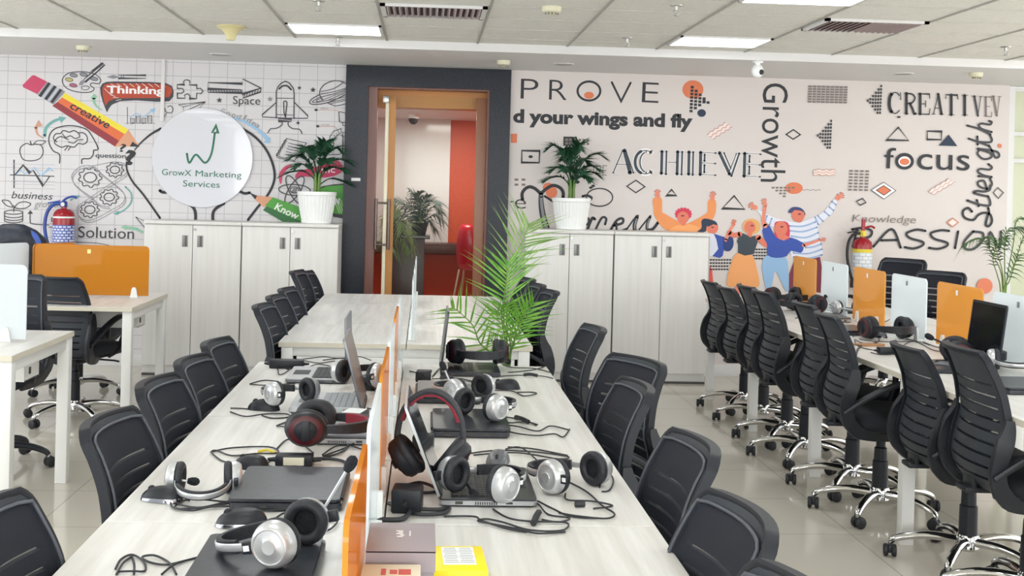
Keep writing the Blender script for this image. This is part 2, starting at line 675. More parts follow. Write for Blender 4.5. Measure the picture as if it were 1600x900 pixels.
def bench(x0, x1, y0, y1, label, ends=(True, True), apron=False, group=None, along='y', inset=(0, 0)):
    """double sided bench module; spine runs along 'along'"""
    t = thing('bench_desk', label, 'desk', ((x0 + x1) / 2, (y0 + y1) / 2, 0), 0, group)
    W, D = x1 - x0, y1 - y0
    th = 0.026
    for s in (-1, 1):
        b = MB()
        if along == 'y':
            cx, cy, sx, sy = s * (W / 4 + 0.001), 0, W / 2 - 0.002, D - 0.002
        else:
            cx, cy, sx, sy = 0, s * (D / 4 + 0.001), W - 0.002, D / 2 - 0.002
        b.box((cx, cy, TOPZ - th / 2), (sx, sy, th), DESK_TOP, bev=0.001, seg=1)
        # edge banding on the long outer sides
        if along == 'y':
            b.box((s * (W / 2 + 0.0006), 0, TOPZ - th / 2 - 0.001), (0.0016, sy, th - 0.003), DESK_EDGE)
            for e in (-1, 1):
                b.box((cx, e * (D / 2), TOPZ - th / 2 - 0.001), (sx, 0.0016, th - 0.003), DESK_EDGE)
        else:
            b.box((0, s * (D / 2 + 0.0006), TOPZ - th / 2 - 0.001), (sx, 0.0016, th - 0.003), DESK_EDGE)
            for e in (-1, 1):
                b.box((e * (W / 2), cy, TOPZ - th / 2 - 0.001), (0.0016, sy, th - 0.003), DESK_EDGE)
        b.build('desktop', t)
    L = 0.056
    zt = TOPZ - th
    for e, on in zip((-1, 1), ends):
        if not on:
            continue
        for s in (-1, 1):
            b = MB()
            if along == 'y':
                c = (s * (W / 2 - L / 2 - 0.012 - inset[e > 0]), e * (D / 2 - L / 2 - 0.004), zt / 2)
            else:
                c = (e * (W / 2 - L / 2 - 0.004), s * (D / 2 - L / 2 - 0.012), zt / 2)
            b.box(c, (L, L, zt), WHITE_METAL, bev=0.003)
            b.build('leg', t)
        b = MB()
        if along == 'y':
            b.box((0, e * (D / 2 - L / 2 - 0.004), zt - 0.022), (W - 2 * L - 0.024, 0.03, 0.044), WHITE_METAL, bev=0.002)
        else:
            b.box((e * (W / 2 - L / 2 - 0.004), 0, zt - 0.03), (0.03, D - 2 * L - 0.024, 0.05), WHITE_METAL, bev=0.002)
        b.build('crossbeam', t)
    b = MB()
    if along == 'y':
        for s in (-1, 1):
            b.box((s * (W / 4), 0, zt - 0.02), (0.03, D - 0.12, 0.036), WHITE_METAL)
        b.box((0, 0, zt - 0.10), (0.22, D - 0.12, 0.012), WHITE_METAL)
        for s in (-1, 1):
            b.box((s * 0.11, 0, zt - 0.06), (0.004, D - 0.12, 0.09), WHITE_METAL)
    else:
        b.box((0, 0, zt - 0.14), (W - 0.12, 0.20, 0.004), WHITE_METAL)
        for s in (-1, 1):
            b.box((0, s * 0.10, zt - 0.085), (W - 0.12, 0.004, 0.115), WHITE_METAL)
        b.box((W / 2 - 0.062, 0, zt - 0.085), (0.004, 0.2, 0.115), WHITE_METAL)
        for z in (-0.055, -0.10):
            b.box((W / 2 - 0.058, -0.03, zt + z), (0.004, 0.02, 0.03), SEAM)
    b.build('cable_tray', t)
    if apron:
        b = MB()
        b.box((0, -D / 2 + 0.024, zt - 0.13), (W - 0.17, 0.018, 0.17), WHITE_METAL, bev=0.002)
        b.box((0, -D / 2 + 0.030, zt - 0.034), (W - 0.17, 0.01, 0.02), SEAM)
        b.build('end_apron', t)
    return t


AX0, AX1 = -0.69, 0.541
bench(AX0, AX1, 3.812, 5.010, 'far bench of the crowded central desk, nearest the palm', (False, True))
bench(AX0, AX1, 2.612, 3.810, 'middle bench of the crowded central desk, under the standing headset', (False, True), inset=(0, .38))
bench(AX0, AX1, 1.412, 2.610, 'nearest bench of the crowded central desk, holding the yellow box', (False, True), inset=(0, .38))
bench(AX0, AX1, 5.665, 6.42, 'near end of the empty central desk before the glass door', (True, False), apron=True)
bench(AX0, AX1, 6.422, 7.57, 'middle bench of the empty central desk before the glass door', (True, False), inset=(.38, 0))
bench(AX0, AX1, 7.572, 8.32, 'far end of the empty central desk, closest to the glass door', (True, True), inset=(.38, 0))
RX0, RX1 = 2.10, 3.30
for k, lab in enumerate(('far end bench of the right desk row, nearest the mural wall',
                         'second bench from the mural wall in the right desk row',
                         'third bench from the mural wall in the right desk row',
                         'nearest bench of the right desk row, cut off by the right edge')):
    y1 = 8.565 - 1.2 * k
    bench(RX0, RX1, y1 - 1.198, y1, lab, (True, k == 0))
bench(-3.3, -1.74, 5.05, 5.93, 'white-legged desk at the left edge in front, with the white screen on it', along='x')
bench(-3.3, -1.74, 7.08, 8.05, 'white-legged desk at the left behind, with the orange screen on it', along='x')


# ================================================================== DESK SCREENS
def screen(name_mat, L, H, loc, rz, label, group, tag_at=None, clips=True, tagmat=None):
    """upright acrylic sheet; length along local x, standing on clips"""
    t = thing('desk_screen', label, 'screen', loc, rz, group)
    b = MB()
    lift = 0.012
    b.prism(rrect(L, H, 0.028, 6, 0, H / 2 + lift, (1, 1, 0, 0)), 0.008, name_mat, Tr(0, 0.004, 0) @ Rx(90))
    b.build('panel', t, sharp=0.5)
    if clips:
        for s in (-1, 1):
            b = MB()
            pr = [(-0.024, 0), (0.024, 0), (0.015, 0.055), (0.008, 0.068), (-0.008, 0.068), (-0.015, 0.055)]
            b.prism(pr, 0.012, CLIP, Tr(s * (L / 2 - 0.09), 0.0162, 0) @ Rx(90))
            b.prism(pr, 0.012, CLIP, Tr(s * (L / 2 - 0.09), -0.0042, 0) @ Rx(90))
            b.box((s * (L / 2 - 0.09), 0, 0.005), (0.05, 0.034, 0.01), CLIP, bev=0.002)
            b.build('clip', t)
    if tag_at is not None:
        b = MB()
        for s in (-1, 1):
            b.box((tag_at, s * 0.0048, H - 0.03), (0.022, 0.0012, 0.026), tagmat or CLIP)
        b.build('sticker', t)
    return t


GREYTAG = mat('grey_tag', '#8b9096', 0.5)
YEL = mat('pale_yellow_tag', '#f1e79a', 0.5)
SX = -0.095
TOPS = TOPZ + 0.0006
for (y0, y1, m, lab) in ((1.56, 2.07, ORANGE_ACR, 'nearest orange screen on the central desk, beside the grey box'),
                         (2.19, 2.72, WHITE_ACR, 'white acrylic screen on the central desk, left of the standing black and red headset'),
                         (2.78, 3.34, ORANGE_ACR, 'orange acrylic screen on the central desk, second from the camera'),
                         (3.40, 3.95, WHITE_ACR, 'white acrylic screen on the central desk, level with the open laptop lids'),
                         (4.02, 4.50, ORANGE_ACR, 'orange acrylic screen on the central desk, furthest from the camera'),
                         (4.55, 5.00, WHITE_ACR, 'white acrylic screen at the far end of the crowded central desk')):
    screen(m, y1 - y0, 0.29, (SX, (y0 + y1) / 2, TOPS), 90, lab, None)
for (y0, y1, lab) in ((5.72, 6.20, 'white screen at the near end of the empty central desk'),
                      (6.5, 7.0, 'white screen midway along the empty central desk'),
                      (7.4, 7.9, 'white screen at the far end of the empty central desk by the glass door')):
    screen(WHITE_ACR, y1 - y0, 0.29, (-0.05, (y0 + y1) / 2, TOPS), 90, lab, None)
for (y0, y1, m, lab) in ((7.88, 8.36, ORANGE_ROW, 'orange screen furthest back on the right desk row, before the painted people'),
                         (7.28, 7.76, WHITE_ACR, 'white screen on the right desk row, between the two rear orange screens'),
                         (6.675, 7.17, ORANGE_ROW, 'orange screen on the right desk row, below the fire extinguisher'),
                         (6.11, 6.57, WHITE_ACR, 'white screen on the right desk row, in front of a black chair back'),
                         (5.48, 5.975, ORANGE_ROW, 'orange screen nearest on the right desk row, left of the black laptop lid'),
                         (4.86, 5.375, WHITE_ACR, 'white screen on the right desk row, behind the black laptop lid')):
    screen(m, y1 - y0, 0.328, (2.70, (y0 + y1) / 2, TOPS), 90, lab, None, 0.02, True, GREYTAG if m is WHITE_ACR else CLIP)
screen(WHITE_ACR, 0.75, 0.345, (-2.205, 5.49, TOPS), 0, 'white screen on the front left desk, cut by the left edge', None)
screen(ORANGE_ACR, 0.73, 0.325, (-2.155, 7.70, TOPS), 0, 'wide orange screen on the rear left desk facing the room', None, -0.02, True, YEL)
screen(WHITE_ACR, 0.34, 0.33, (-2.66, 7.60, TOPS), 62, 'small white screen turned sideways on the rear left desk', None, None, False)
screen(ORANGE_ACR, 0.36, 0.325, (-2.45, 7.86, TOPS), 62, 'orange screen turned sideways behind the wide orange one', None, None, False)


# ================================================================== CHAIRS
def chair_proto(name, label, base_mat):
    t = thing(name, label, 'chair')
    # ---- seat
    b = MB()
    prof = []
    nu, nv = 24, 6
    vs, fs = [], []

    def sup(a, rx, ry, e=0.45):
        return (rx * math.copysign(abs(cos(a)) ** e, cos(a)), ry * math.copysign(abs(sin(a)) ** e, sin(a)))
    rings = [(0.84, 0.418), (0.97, 0.428), (1.0, 0.450), (0.99, 0.474), (0.93, 0.490), (0.75, 0.498), (0.4, 0.496)]
    for (k, z) in rings:
        for j in range(nu):
            x, y = sup(2 * pi * j / nu, 0.245 * k, 0.235 * k)
            fr = max(0, y) / 0.235
            vs.append((x, y + 0.03, z - 0.02 * fr * fr))
    for i in range(len(rings) - 1):
        for j in range(nu):
            fs.append([i * nu + j, i * nu + (j + 1) % nu, (i + 1) * nu + (j + 1) % nu, (i + 1) * nu + j])
    fs.append(list(range(nu))[::-1])
    fs.append([(len(rings) - 1) * nu + j for j in range(nu)])
    b.add(vs, fs, BLACK_FABRIC)
    b.box((0, 0.03, 0.412), (0.40, 0.38, 0.014), BLACK_PLASTIC, bev=0.004)
    b.build('seat', t, sharp=1.2)

    # ---- back shell with slots
    def yb(v):
        # side profile: lumbar bulge forward at v~0.38, reclined above
        z = 0.43 + 0.483 * v
        T_ = ((-.1, -.16), (0, -.205), (.08, -.240), (.2, -.252), (.35, -.238), (.5, -.220), (.7, -.234), (.85, -.262), (1, -.302), (1.15, -.35))
        for i in range(1, len(T_) - 2):
            if v <= T_[i + 1][0] + 1e-9:
                f = (v - T_[i][0]) / (T_[i + 1][0] - T_[i][0])
                f = max(0, min(1, f))
                p0_, p1_, p2_, p3_ = (T_[i + k][1] for k in (-1, 0, 1, 2))
                y = 0.5 * (2 * p1_ + (p2_ - p0_) * f + (2 * p0_ - 5 * p1_ + 4 * p2_ - p3_) * f * f + (3 * p1_ - p0_ - 3 * p2_ + p3_) * f ** 3)
                return y, z
        return -.302, z

    def hw(v):
        return 0.196 + 0.020 * sin(pi * min(v / 0.9, 1)) - 0.010 * v

    def P(u, v, off=0):
        y, z = yb(v)
        # rounded corners
        k = 1.0
        if v > 0.93:
            k = 1 - 0.14 * ((v - 0.93) / 0.07) ** 2
        if v < 0.06:
            k = 1 - 0.10 * ((0.06 - v) / 0.06) ** 2
        return Vector((u * hw(v) * k, y + 0.034 * u * u + off, z))
    us = [-1, -0.9, -0.80, -0.6, -0.4, -0.2, 0, 0.2, 0.4, 0.6, 0.80, 0.9, 1]
    vlines = [0, 0.03, 0.06]
    slots = []
    nsl = 9
    for i in range(nsl):
        v0 = 0.10 + i * 0.083
        vlines += [v0, v0 + 0.019]
        slots.append(v0)
        vlines.append(v0 + 0.051)
    vlines += [0.88, 0.93, 0.955, 0.98, 1.0]
    vlines = sorted(set(round(q, 4) for q in vlines if q <= 1.0))
    vs, fs = [], []
    nU = len(us)
    H = 0.007
    for off in (-H, H):
        for v in vlines:
            for u in us:
                vs.append(P(u, v, off))
    N1 = nU * len(vlines)

    def hole(i, j):
        v = vlines[j]
        return any(abs(v - s) < 1e-3 for s in slots) and us[i] >= -0.81 and us[i + 1] <= 0.81
    for j in range(len(vlines) - 1):
        for i in range(nU - 1):
            if hole(i, j):
                continue
            a = [j * nU + i, j * nU + i + 1, (j + 1) * nU + i + 1, (j + 1) * nU + i]
            fs.append(a[::-1])
            fs.append([N1 + q for q in a])
            # walls towards holes and outer border
            for (di, dj, p, q) in ((-1, 0, 3, 0), (1, 0, 1, 2), (0, -1, 0, 1), (0, 1, 2, 3)):
                ii, jj = i + di, j + dj
                out = ii < 0 or ii >= nU - 1 or jj < 0 or jj >= len(vlines) - 1 or hole(ii, jj)
                if out:
                    fs.append([a[p], a[q], N1 + a[q], N1 + a[p]])
    b = MB()
    b.add(vs, fs, BLACK_SHELL)
    shell = b.build('backrest', t, sharp=0.9)
    # front mesh cloth stretched over the shell, slots showing through its weave
    b = MB()
    vv, ff = [], []
    nv = 22
    for j in range(nv + 1):
        for u in us[1:-1]:
            vv.append(P(u, 0.06 + 0.895 * j / nv, 0.0085))
    n = nU - 2
    for j in range(nv):
        for i in range(n - 1):
            ff.append([j * n + i, j * n + i + 1, (j + 1) * n + i + 1, (j + 1) * n + i])
    b.add(vv, ff, MESH_FABRIC)
    b.build('mesh_cover', t)
    # rim
    b = MB()
    path = [P(-1, v, -.007) for v in vlines if v >= 0.0] + [P(u, 1.0, -.007) for u in us[1:-1]] + [P(1, v, -.007) for v in reversed(vlines)]
    b.ribbon(path, 0.029, 0.015, (0, 1, 0.15), RIM)
    pipe = [P(-.93, v, .014) for v in vlines if .3 < v < .96] + [P(u * .93, .965, .014) for u in us[2:-2]] + [P(.93, v, .014) for v in reversed(vlines) if .3 < v < .96]
    b.tube(pipe, 0.0042, mat('grey_piping', '#4b5059', .4), 6)
    b.build('back_rim', t, sharp=1.2)
    # ---- arms with the J-shaped back support
    for s in (-1, 1):
        b = MB()
        J = [P(s * (1.03 + .09 * min(1, (.6 - v) * 4)), v, -.004 - .022 * min(1, (.6 - v) * 4)) for v in (.55, .50, .44, .38, .32, .26, .20, .14, .08, .04)] + [Vector((s * .205, -.17, .418)), Vector((s * .19, -.09, .405)), Vector((s * .16, .0, .400))]
        J = smooth_path(J, 3)
        b.ribbon(J, [.030 + .034 * min(1, i / 8) for i in range(len(J))], 0.026, (0, 0.85, 0.5), BLACK_PLASTIC)
        A = smooth_path([(s * .236, -.250, .505), (s * .252, -.15, .575), (s * .266, -.02, .640), (s * .270, .08, .660), (s * .269, .140, .638), (s * .262, .148, .56), (s * .242, .10, .455), (s * .20, .04, .41)], 5)
        b.ribbon(A, 0.040, 0.020, (1, 0, 0), BLACK_PLASTIC)
        b.build('armrest', t, sharp=1.0)
    # ---- mechanism, gas lift
    b = MB()
    b.box((0, 0.0, 0.385), (0.16, 0.24, 0.045), BLACK_PLASTIC, bev=0.012)
    b.box((0, -0.19, 0.42), (0.09, 0.16, 0.02), BLACK_PLASTIC, bev=0.006)
    b.box((0, -0.235, 0.47), (0.09, 0.02, 0.10), BLACK_PLASTIC, bev=0.006)
    b.tube([(0.07, 0.05, 0.385), (0.24, 0.06, 0.38), (0.27, 0.06, 0.375)], 0.006, BLACK_PLASTIC, 8)
    b.lathe([(0, -0.02), (0.028, -0.015), (0.03, 0.015), (0, 0.02)], BLACK_PLASTIC, 14, Tr(0, 0.17, 0.372) @ Rx(90))
    b.build('tilt_mechanism', t)
    b = MB()
    b.lathe([(0.0, 0.095), (0.038, 0.10), (0.036, 0.25), (0.031, 0.255), (0.029, 0.31), (0.022, 0.315), (0.022, 0.37)], BLACK_PLASTIC, 20)
    b.build('gas_lift', t)
    b = MB()
    b.lathe([(0.0, 0.062), (0.03, 0.062), (0.047, 0.075), (0.048, 0.118), (0.042, 0.13), (0.0, 0.13)], base_mat, 20)
    b.build('hub', t)
    for k in range(5):
        a = 180 + 72 * k
        M = Rz(a)
        b = MB()
        pts = smooth_path([(0.035, 0, 0.102), (0.13, 0, 0.108), (0.22, 0, 0.098), (0.285, 0, 0.078), (0.305, 0, 0.060)], 4)
        n = len(pts)
        b.tube(pts, [0.023 - 0.009 * i / n for i in range(n)], base_mat, 10, M, True, 0.85)
        leg = b.build('base_leg', t)
        b = MB()
        cm = M @ Tr(0.305, 0, 0) @ Rz(40 + 53 * k)
        for s in (-1, 1):
            b.lathe([(0.0, -0.009), (0.021, -0.010), (0.0265, -0.006), (0.027, 0.004), (0.022, 0.010), (0.0, 0.011)], RUBBER, 16,
                    cm @ Tr(0.008, s * 0.017, 0.0275) @ Rx(90 * s))
        b.box((0.008, 0, 0.034), (0.036, 0.016, 0.034), RUBBER, cm, bev=0.006)
        b.tube([(0, 0, 0.03), (0, 0, 0.066)], 0.008, STEEL, 8, cm)
        b.build('caster', leg)
    return t


CH = chair_proto('office_chair', 'chair', CHROME)
_first = [True]


def place_chair(x, y, face, label, group, zs=1.0, proto=None):
    """face: heading in degrees, 90 = towards the back wall"""
    global CH
    p = proto or CH
    if p is CH and _first[0]:
        _first[0] = False
        o = CH
        o.location = (x, y, 0)
        o.rotation_euler = (0, 0, radians(face - 90))
        o['label'] = label
        o['group'] = group
    else:
        o = dup(p, (x, y, 0), face - 90, label, group)
    o.scale = (1, 1, zs)
    return o


G_R = 'chairs along the aisle side of the right desk row'
G_L = 'chairs on the left side of the central desk'
G_C = 'chairs on the right side of the central desk'
ordn = ['first', 'second', 'third', 'fourth', 'fifth', 'sixth', 'seventh', 'eighth']
for k, (x, y, f, zs) in enumerate(((2.31, 8.16, 2, .985), (2.30, 7.66, 2, .985), (2.28, 7.09, 0, 1.045), (2.235, 6.60, 0, 1.055),
                                   (2.26, 5.93, -1, 1.05), (2.22, 5.46, -4, 1.04), (2.30, 4.72, -3, .985), (2.30, 4.22, -3, 1.055))):
    lab = ('black slotted-back chair at the right desk row, %s in line from the mural wall' % ordn[k]) if k < 6 else \
        ('black slotted-back chair at the right desk row, second from the right edge' if k == 6 else 'black slotted-back chair nearest the camera at the right desk row')
    place_chair(x - .012, y, f, lab, G_R, zs)
for k, (x, y, f) in enumerate(((-0.515, 2.16, -4), (-0.515, 3.03, -5), (-0.525, 3.62, -5), (-0.51, 4.08, -5), (-0.51, 4.55, -5))):
    lab = 'black chair left of the crowded central desk, ' + ('nearest at the lower left corner', 'second nearest, beside the silver headset', 'third from the camera', 'fourth from the camera', 'furthest from the camera')[k]
    place_chair(x - .015, y, f, lab, G_L, .97)
for k, (x, y, f) in enumerate(((-0.505, 5.72, -4), (-0.505, 6.2, -4), (-0.50, 6.66, -4), (-0.54, 7.55, -4), (-0.53, 8.0, -6))):
    lab = 'black chair left of the empty central desk, ' + ('nearest the camera', 'second from the camera', 'third from the camera', 'fourth, standing taller than the third', 'furthest, half hidden')[k]
    place_chair(x, y, f, lab, 'chairs on the left of the empty central desk', 1.0 if k != 3 else 1.04)
for k, (x, y, f) in enumerate(((0.46, 5.03, 184), (0.52, 4.20, 203), (0.405, 3.70, 184), (0.395, 2.85, 184), (0.34, 2.22, 185), (0.31, 1.75, 185))):
    lab = 'black chair right of the crowded central desk, ' + ('furthest from the camera', 'turned to show its slotted back', 'right in front of the turned one', 'beside the tangle of cords', 'second nearest, low in the frame', 'nearest, only its top edge showing')[k]
    place_chair(x + (.016 if k != 1 else .035), y, f, lab, G_C, .97 if k else 1.0)
for k, (x, y, f) in enumerate(((0.46, 6.65, 184), (0.43, 7.1, 184), (0.41, 7.55, 184))):
    lab = 'black chair right of the empty central desk, ' + ('nearest of three by the palm', 'middle of three by the palm', 'furthest of three by the palm')[k]
    place_chair(x, y, f, lab, 'chairs on the right of the empty central desk', 1.02)
place_chair(3.54, 8.75, 218, 'black chair across the right desk row, behind the middle white screen', 'chairs on the far side of the right desk row', 1.15)
place_chair(3.56, 8.13, 218, 'black chair across the right desk row, behind the nearest orange screen', 'chairs on the far side of the right desk row', 1.09)
place_chair(-2.17, 7.42, 76, 'black chair with its back to the camera at the rear left desk', 'chairs at the left desks')
place_chair(-2.42, 8.35, 265, 'black chair beyond the rear left desk, hidden by the orange screen', 'chairs at the left desks', .95)
CHB = chair_proto('office_chair', 'black chair on a black base behind the white screen at the left edge', BLACK_PLASTIC)
CHB.location = (-2.24, 6.20, 0)
CHB.rotation_euler = (0, 0, radians(180))
CHB.scale = (1, 1, 1.07)
CHB['group'] = 'chairs at the left desks'
# ================================================================== CEILING FIXTURES
LAMP = mat('lit_diffuser', (0.92, 0.965, 1.0), 0.5, emit=PANEL_EMIT)


def ceil_light(i, j, label, group='square ceiling light panels'):
    x = GX0 + GPX * (i + 0.5)
    y = GY0 - GPY * (j + 0.5)
    t = thing('ceiling_light', label, 'ceiling light', (x, y, CEIL), 0, group)
    b = MB()
    for s in (-1, 1):
        b.box((s * (GPX / 2 - 0.022), 0, -0.008), (0.018, GPY - 0.02, 0.012), PAINT_WHITE)
        b.box((0, s * (GPY / 2 - 0.016), -0.008), (GPX - 0.026, 0.012, 0.012), PAINT_WHITE)
    b.build('frame', t)
    b = MB()
    b.box((0, 0, -0.007), (GPX - 0.062, GPY - 0.045, 0.006), LAMP)
    b.build('diffuser', t)
    return t


ceil_light(-1, 0, 'lit square ceiling panel left of centre, above the mural sign')
ceil_light(3, 0, 'lit square ceiling panel right of centre, nearest the back wall')
ceil_light(3, 4, 'lit square ceiling panel cut off by the top edge of the frame')
for i in (-9, -5, -1, 3, 7):
    for j in (0, 4, 8, 12, 16, 20):
        if (i, j) in ((-1, 0), (3, 0), (3, 4)):
            continue
        ceil_light(i, j, 'lit square ceiling panel out of the photograph', 'ceiling light panels beyond the frame')


def vent(i, j, label):
    x = GX0 + GPX * (i + 0.5)
    y = GY0 - GPY * (j + 0.5)
    t = thing('ceiling_vent', label, 'vent', (x, y, CEIL), 0, 'louvred ceiling vents')
    b = MB()
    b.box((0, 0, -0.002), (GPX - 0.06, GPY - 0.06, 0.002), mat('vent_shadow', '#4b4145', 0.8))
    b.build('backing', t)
    b = MB()
    for s in (-1, 1):
        b.box((s * (GPX / 2 - 0.03), 0, -0.01), (0.03, GPY - 0.02, 0.016), PAINT_WHITE)
        b.box((0, s * (GPY / 2 - 0.022), -0.01), (GPX - 0.03, 0.024, 0.016), PAINT_WHITE)
    b.build('frame', t)
    for k in range(16):
        b = MB()
        b.box((0, 0, 0), (0.003, GPY - 0.07, 0.022), mat('vent_slat', '#b7a4a4', 0.5), Tr(-GPX / 2 + 0.06 + k * (GPX - 0.12) / 15, 0, -0.014) @ Ry(40 if k < 8 else -40))
        b.build('slat', t)
    return t


vent(0, 2, 'grey louvred vent in the ceiling above the door')
vent(4, 2, 'dark louvred vent in the ceiling at the upper right')

CREAM = mat('cream_plastic', '#dcd8bd', 0.4)


def detector(p, label, r=0.052):
    t = thing('smoke_detector', label, 'smoke detector', p, 0, 'cream smoke detectors')
    b = MB()
    b.lathe([(0.0, 0.0), (r, 0.0), (r, -0.012), (r * .97, -0.024), (0, -0.024)][::-1], CREAM, 28)
    b.build('base', t)
    b = MB()
    b.lathe([(0.0, -0.046), (r * .55, -0.046), (r * .62, -0.036), (r * .92, -0.03), (r * .92, -0.024), (0, -0.024)], CREAM, 28)
    b.build('head', t)
    b = MB()
    for k in range(5):
        a = radians(200 + 35 * k)
        b.box((r * .6 * cos(a), r * .6 * sin(a), -0.041), (0.012, 0.008, 0.008), mat('detector_slot', '#66655c', 0.6))
    b.build('sensor_slots', t)


def cp(px, py, z):
    q = at(px, py, 'z', z)
    return (q.x, q.y, z)


detector(cp(862, 11, CEIL), 'round cream smoke detector on the ceiling tiles at the top', 0.057)
detector(cp(130, 72, SOFF), 'round cream smoke detector under the soffit at the far left')
detector(cp(787, 95, SOFF), 'round cream smoke detector under the soffit above the door corner')
detector(cp(1525, 114, SOFF), 'round cream smoke detector under the soffit at the far right')


def sprinkler(p, label):
    t = thing('fire_sprinkler', label, 'sprinkler', p, 0, 'ceiling sprinklers')
    b = MB()
    b.lathe([(0, -0.008), (0.034, -0.006), (0.036, 0), (0, 0)], STEEL, 20)
    b.build('escutcheon', t)
    b = MB()
    b.lathe([(0, -0.03), (0.010, -0.03), (0.012, -0.006), (0, -0.006)], STEEL, 12)
    for s in (-1, 1):
        b.tube([(s * 0.010, 0, -0.026), (s * 0.016, 0, -0.04), (s * 0.004, 0, -0.058)], 0.003, STEEL, 6)
    b.build('frame', t)
    b = MB()
    b.lathe([(0, -0.062), (0.016, -0.061), (0.016, -0.058), (0, -0.057)], STEEL, 14)
    b.build('deflector', t)


for px, py, lab in ((498, 1, 'small sprinkler head at the top edge, left of the vent'), (528, 58, 'small sprinkler head on the soffit edge by the left lamp panel'),
                    (1057, 8, 'small sprinkler head at the top, left of the upper right lamp panel'), (980, 59, 'small sprinkler head on the ceiling edge near the painted word with an orange dot'),
                    (1572, 73, 'small sprinkler head on the ceiling at the far right')):
    sprinkler(cp(px, py, CEIL), lab)

t = thing('horn_speaker', 'cream trumpet-shaped horn hanging from the ceiling at the upper left', 'speaker', cp(361, 41, CEIL))
b = MB()
b.lathe([(0.0, -0.098), (0.028, -0.094), (0.034, -0.07), (0.046, -0.045), (0.070, -0.022), (0.095, -0.008), (0.097, 0), (0, 0)], mat('horn_cream', '#d9cf9d', 0.35), 32)
b.build('bell', t)
b = MB()
b.lathe([(0.088, 0.0), (0.099, -0.003), (0.099, -0.007), (0.088, -0.008)], mat('horn_rim', '#cfc592', 0.35), 32, cap=False)
b.build('rim', t)

t = thing('security_camera', 'white dome security camera hanging from the soffit near the painted vertical word', 'camera', cp(1184, 96, SOFF))
b = MB()
b.lathe([(0, -0.012), (0.036, -0.012), (0.04, 0), (0, 0)], CLIP, 24)
b.lathe([(0, -0.03), (0.02, -0.03), (0.02, -0.01), (0, -0.01)], CLIP, 16)
b.build('mount', t)
b = MB()
b.lathe([(0.045 * sin(a), -0.072 - 0.052 * cos(a)) for a in [pi * k / 12 for k in range(13)]], CLIP, 24)
b.build('housing', t)
b = MB()
b.lathe([(0, 0), (0.020, 0.001), (0.017, 0.010), (0, 0.014)], RUBBER, 20, Tr(0.018, -0.036, -0.082) @ Rz(28) @ Rx(95))
b.build('lens', t)
for px, py, lab in ((345, 85, 'thin ring of a flush soffit downlight on the left'), (880, 100, 'thin ring of a flush soffit downlight right of the door'), (1410, 115, 'thin ring of a flush soffit downlight at the right')):
    q = cp(px, py, SOFF)
    t = thing('soffit_downlight', lab, 'downlight', q, 0, 'flush soffit downlights')
    b = MB()
    b.lathe([(0.065, -0.004), (0.085, -0.004), (0.087, 0), (0.063, 0)], PAINT_WHITE, 32, cap=False)
    b.build('ring', t)
    b = MB()
    b.lathe([(0, -0.001), (0.065, -0.001), (0.065, 0), (0, 0)], mat('downlight_glass', '#cfcfcd', 0.3), 32)
    b.build('lens', t)

# white cable trunking up the left wall
b = MB()
p0, p1 = at(256, 92, 'y', WALL), at(259, 190, 'y', WALL)
b.box((p0.x, WALL - 0.010, (p0.z + p1.z) / 2), (0.030, 0.018, p0.z - p1.z), mat('trunking_white', '#dedcdb', 0.5), bev=0.002)
tag(b.build('cable_trunking'), 'thin white vertical cable trunking on the mural above the round sign', 'trunking')

# ================================================================== MURALS (printed sheets)
LAY = [0.0]


def W2(px, py):
    q = at(px, py, 'y', WALL)
    return (q.x, q.z)


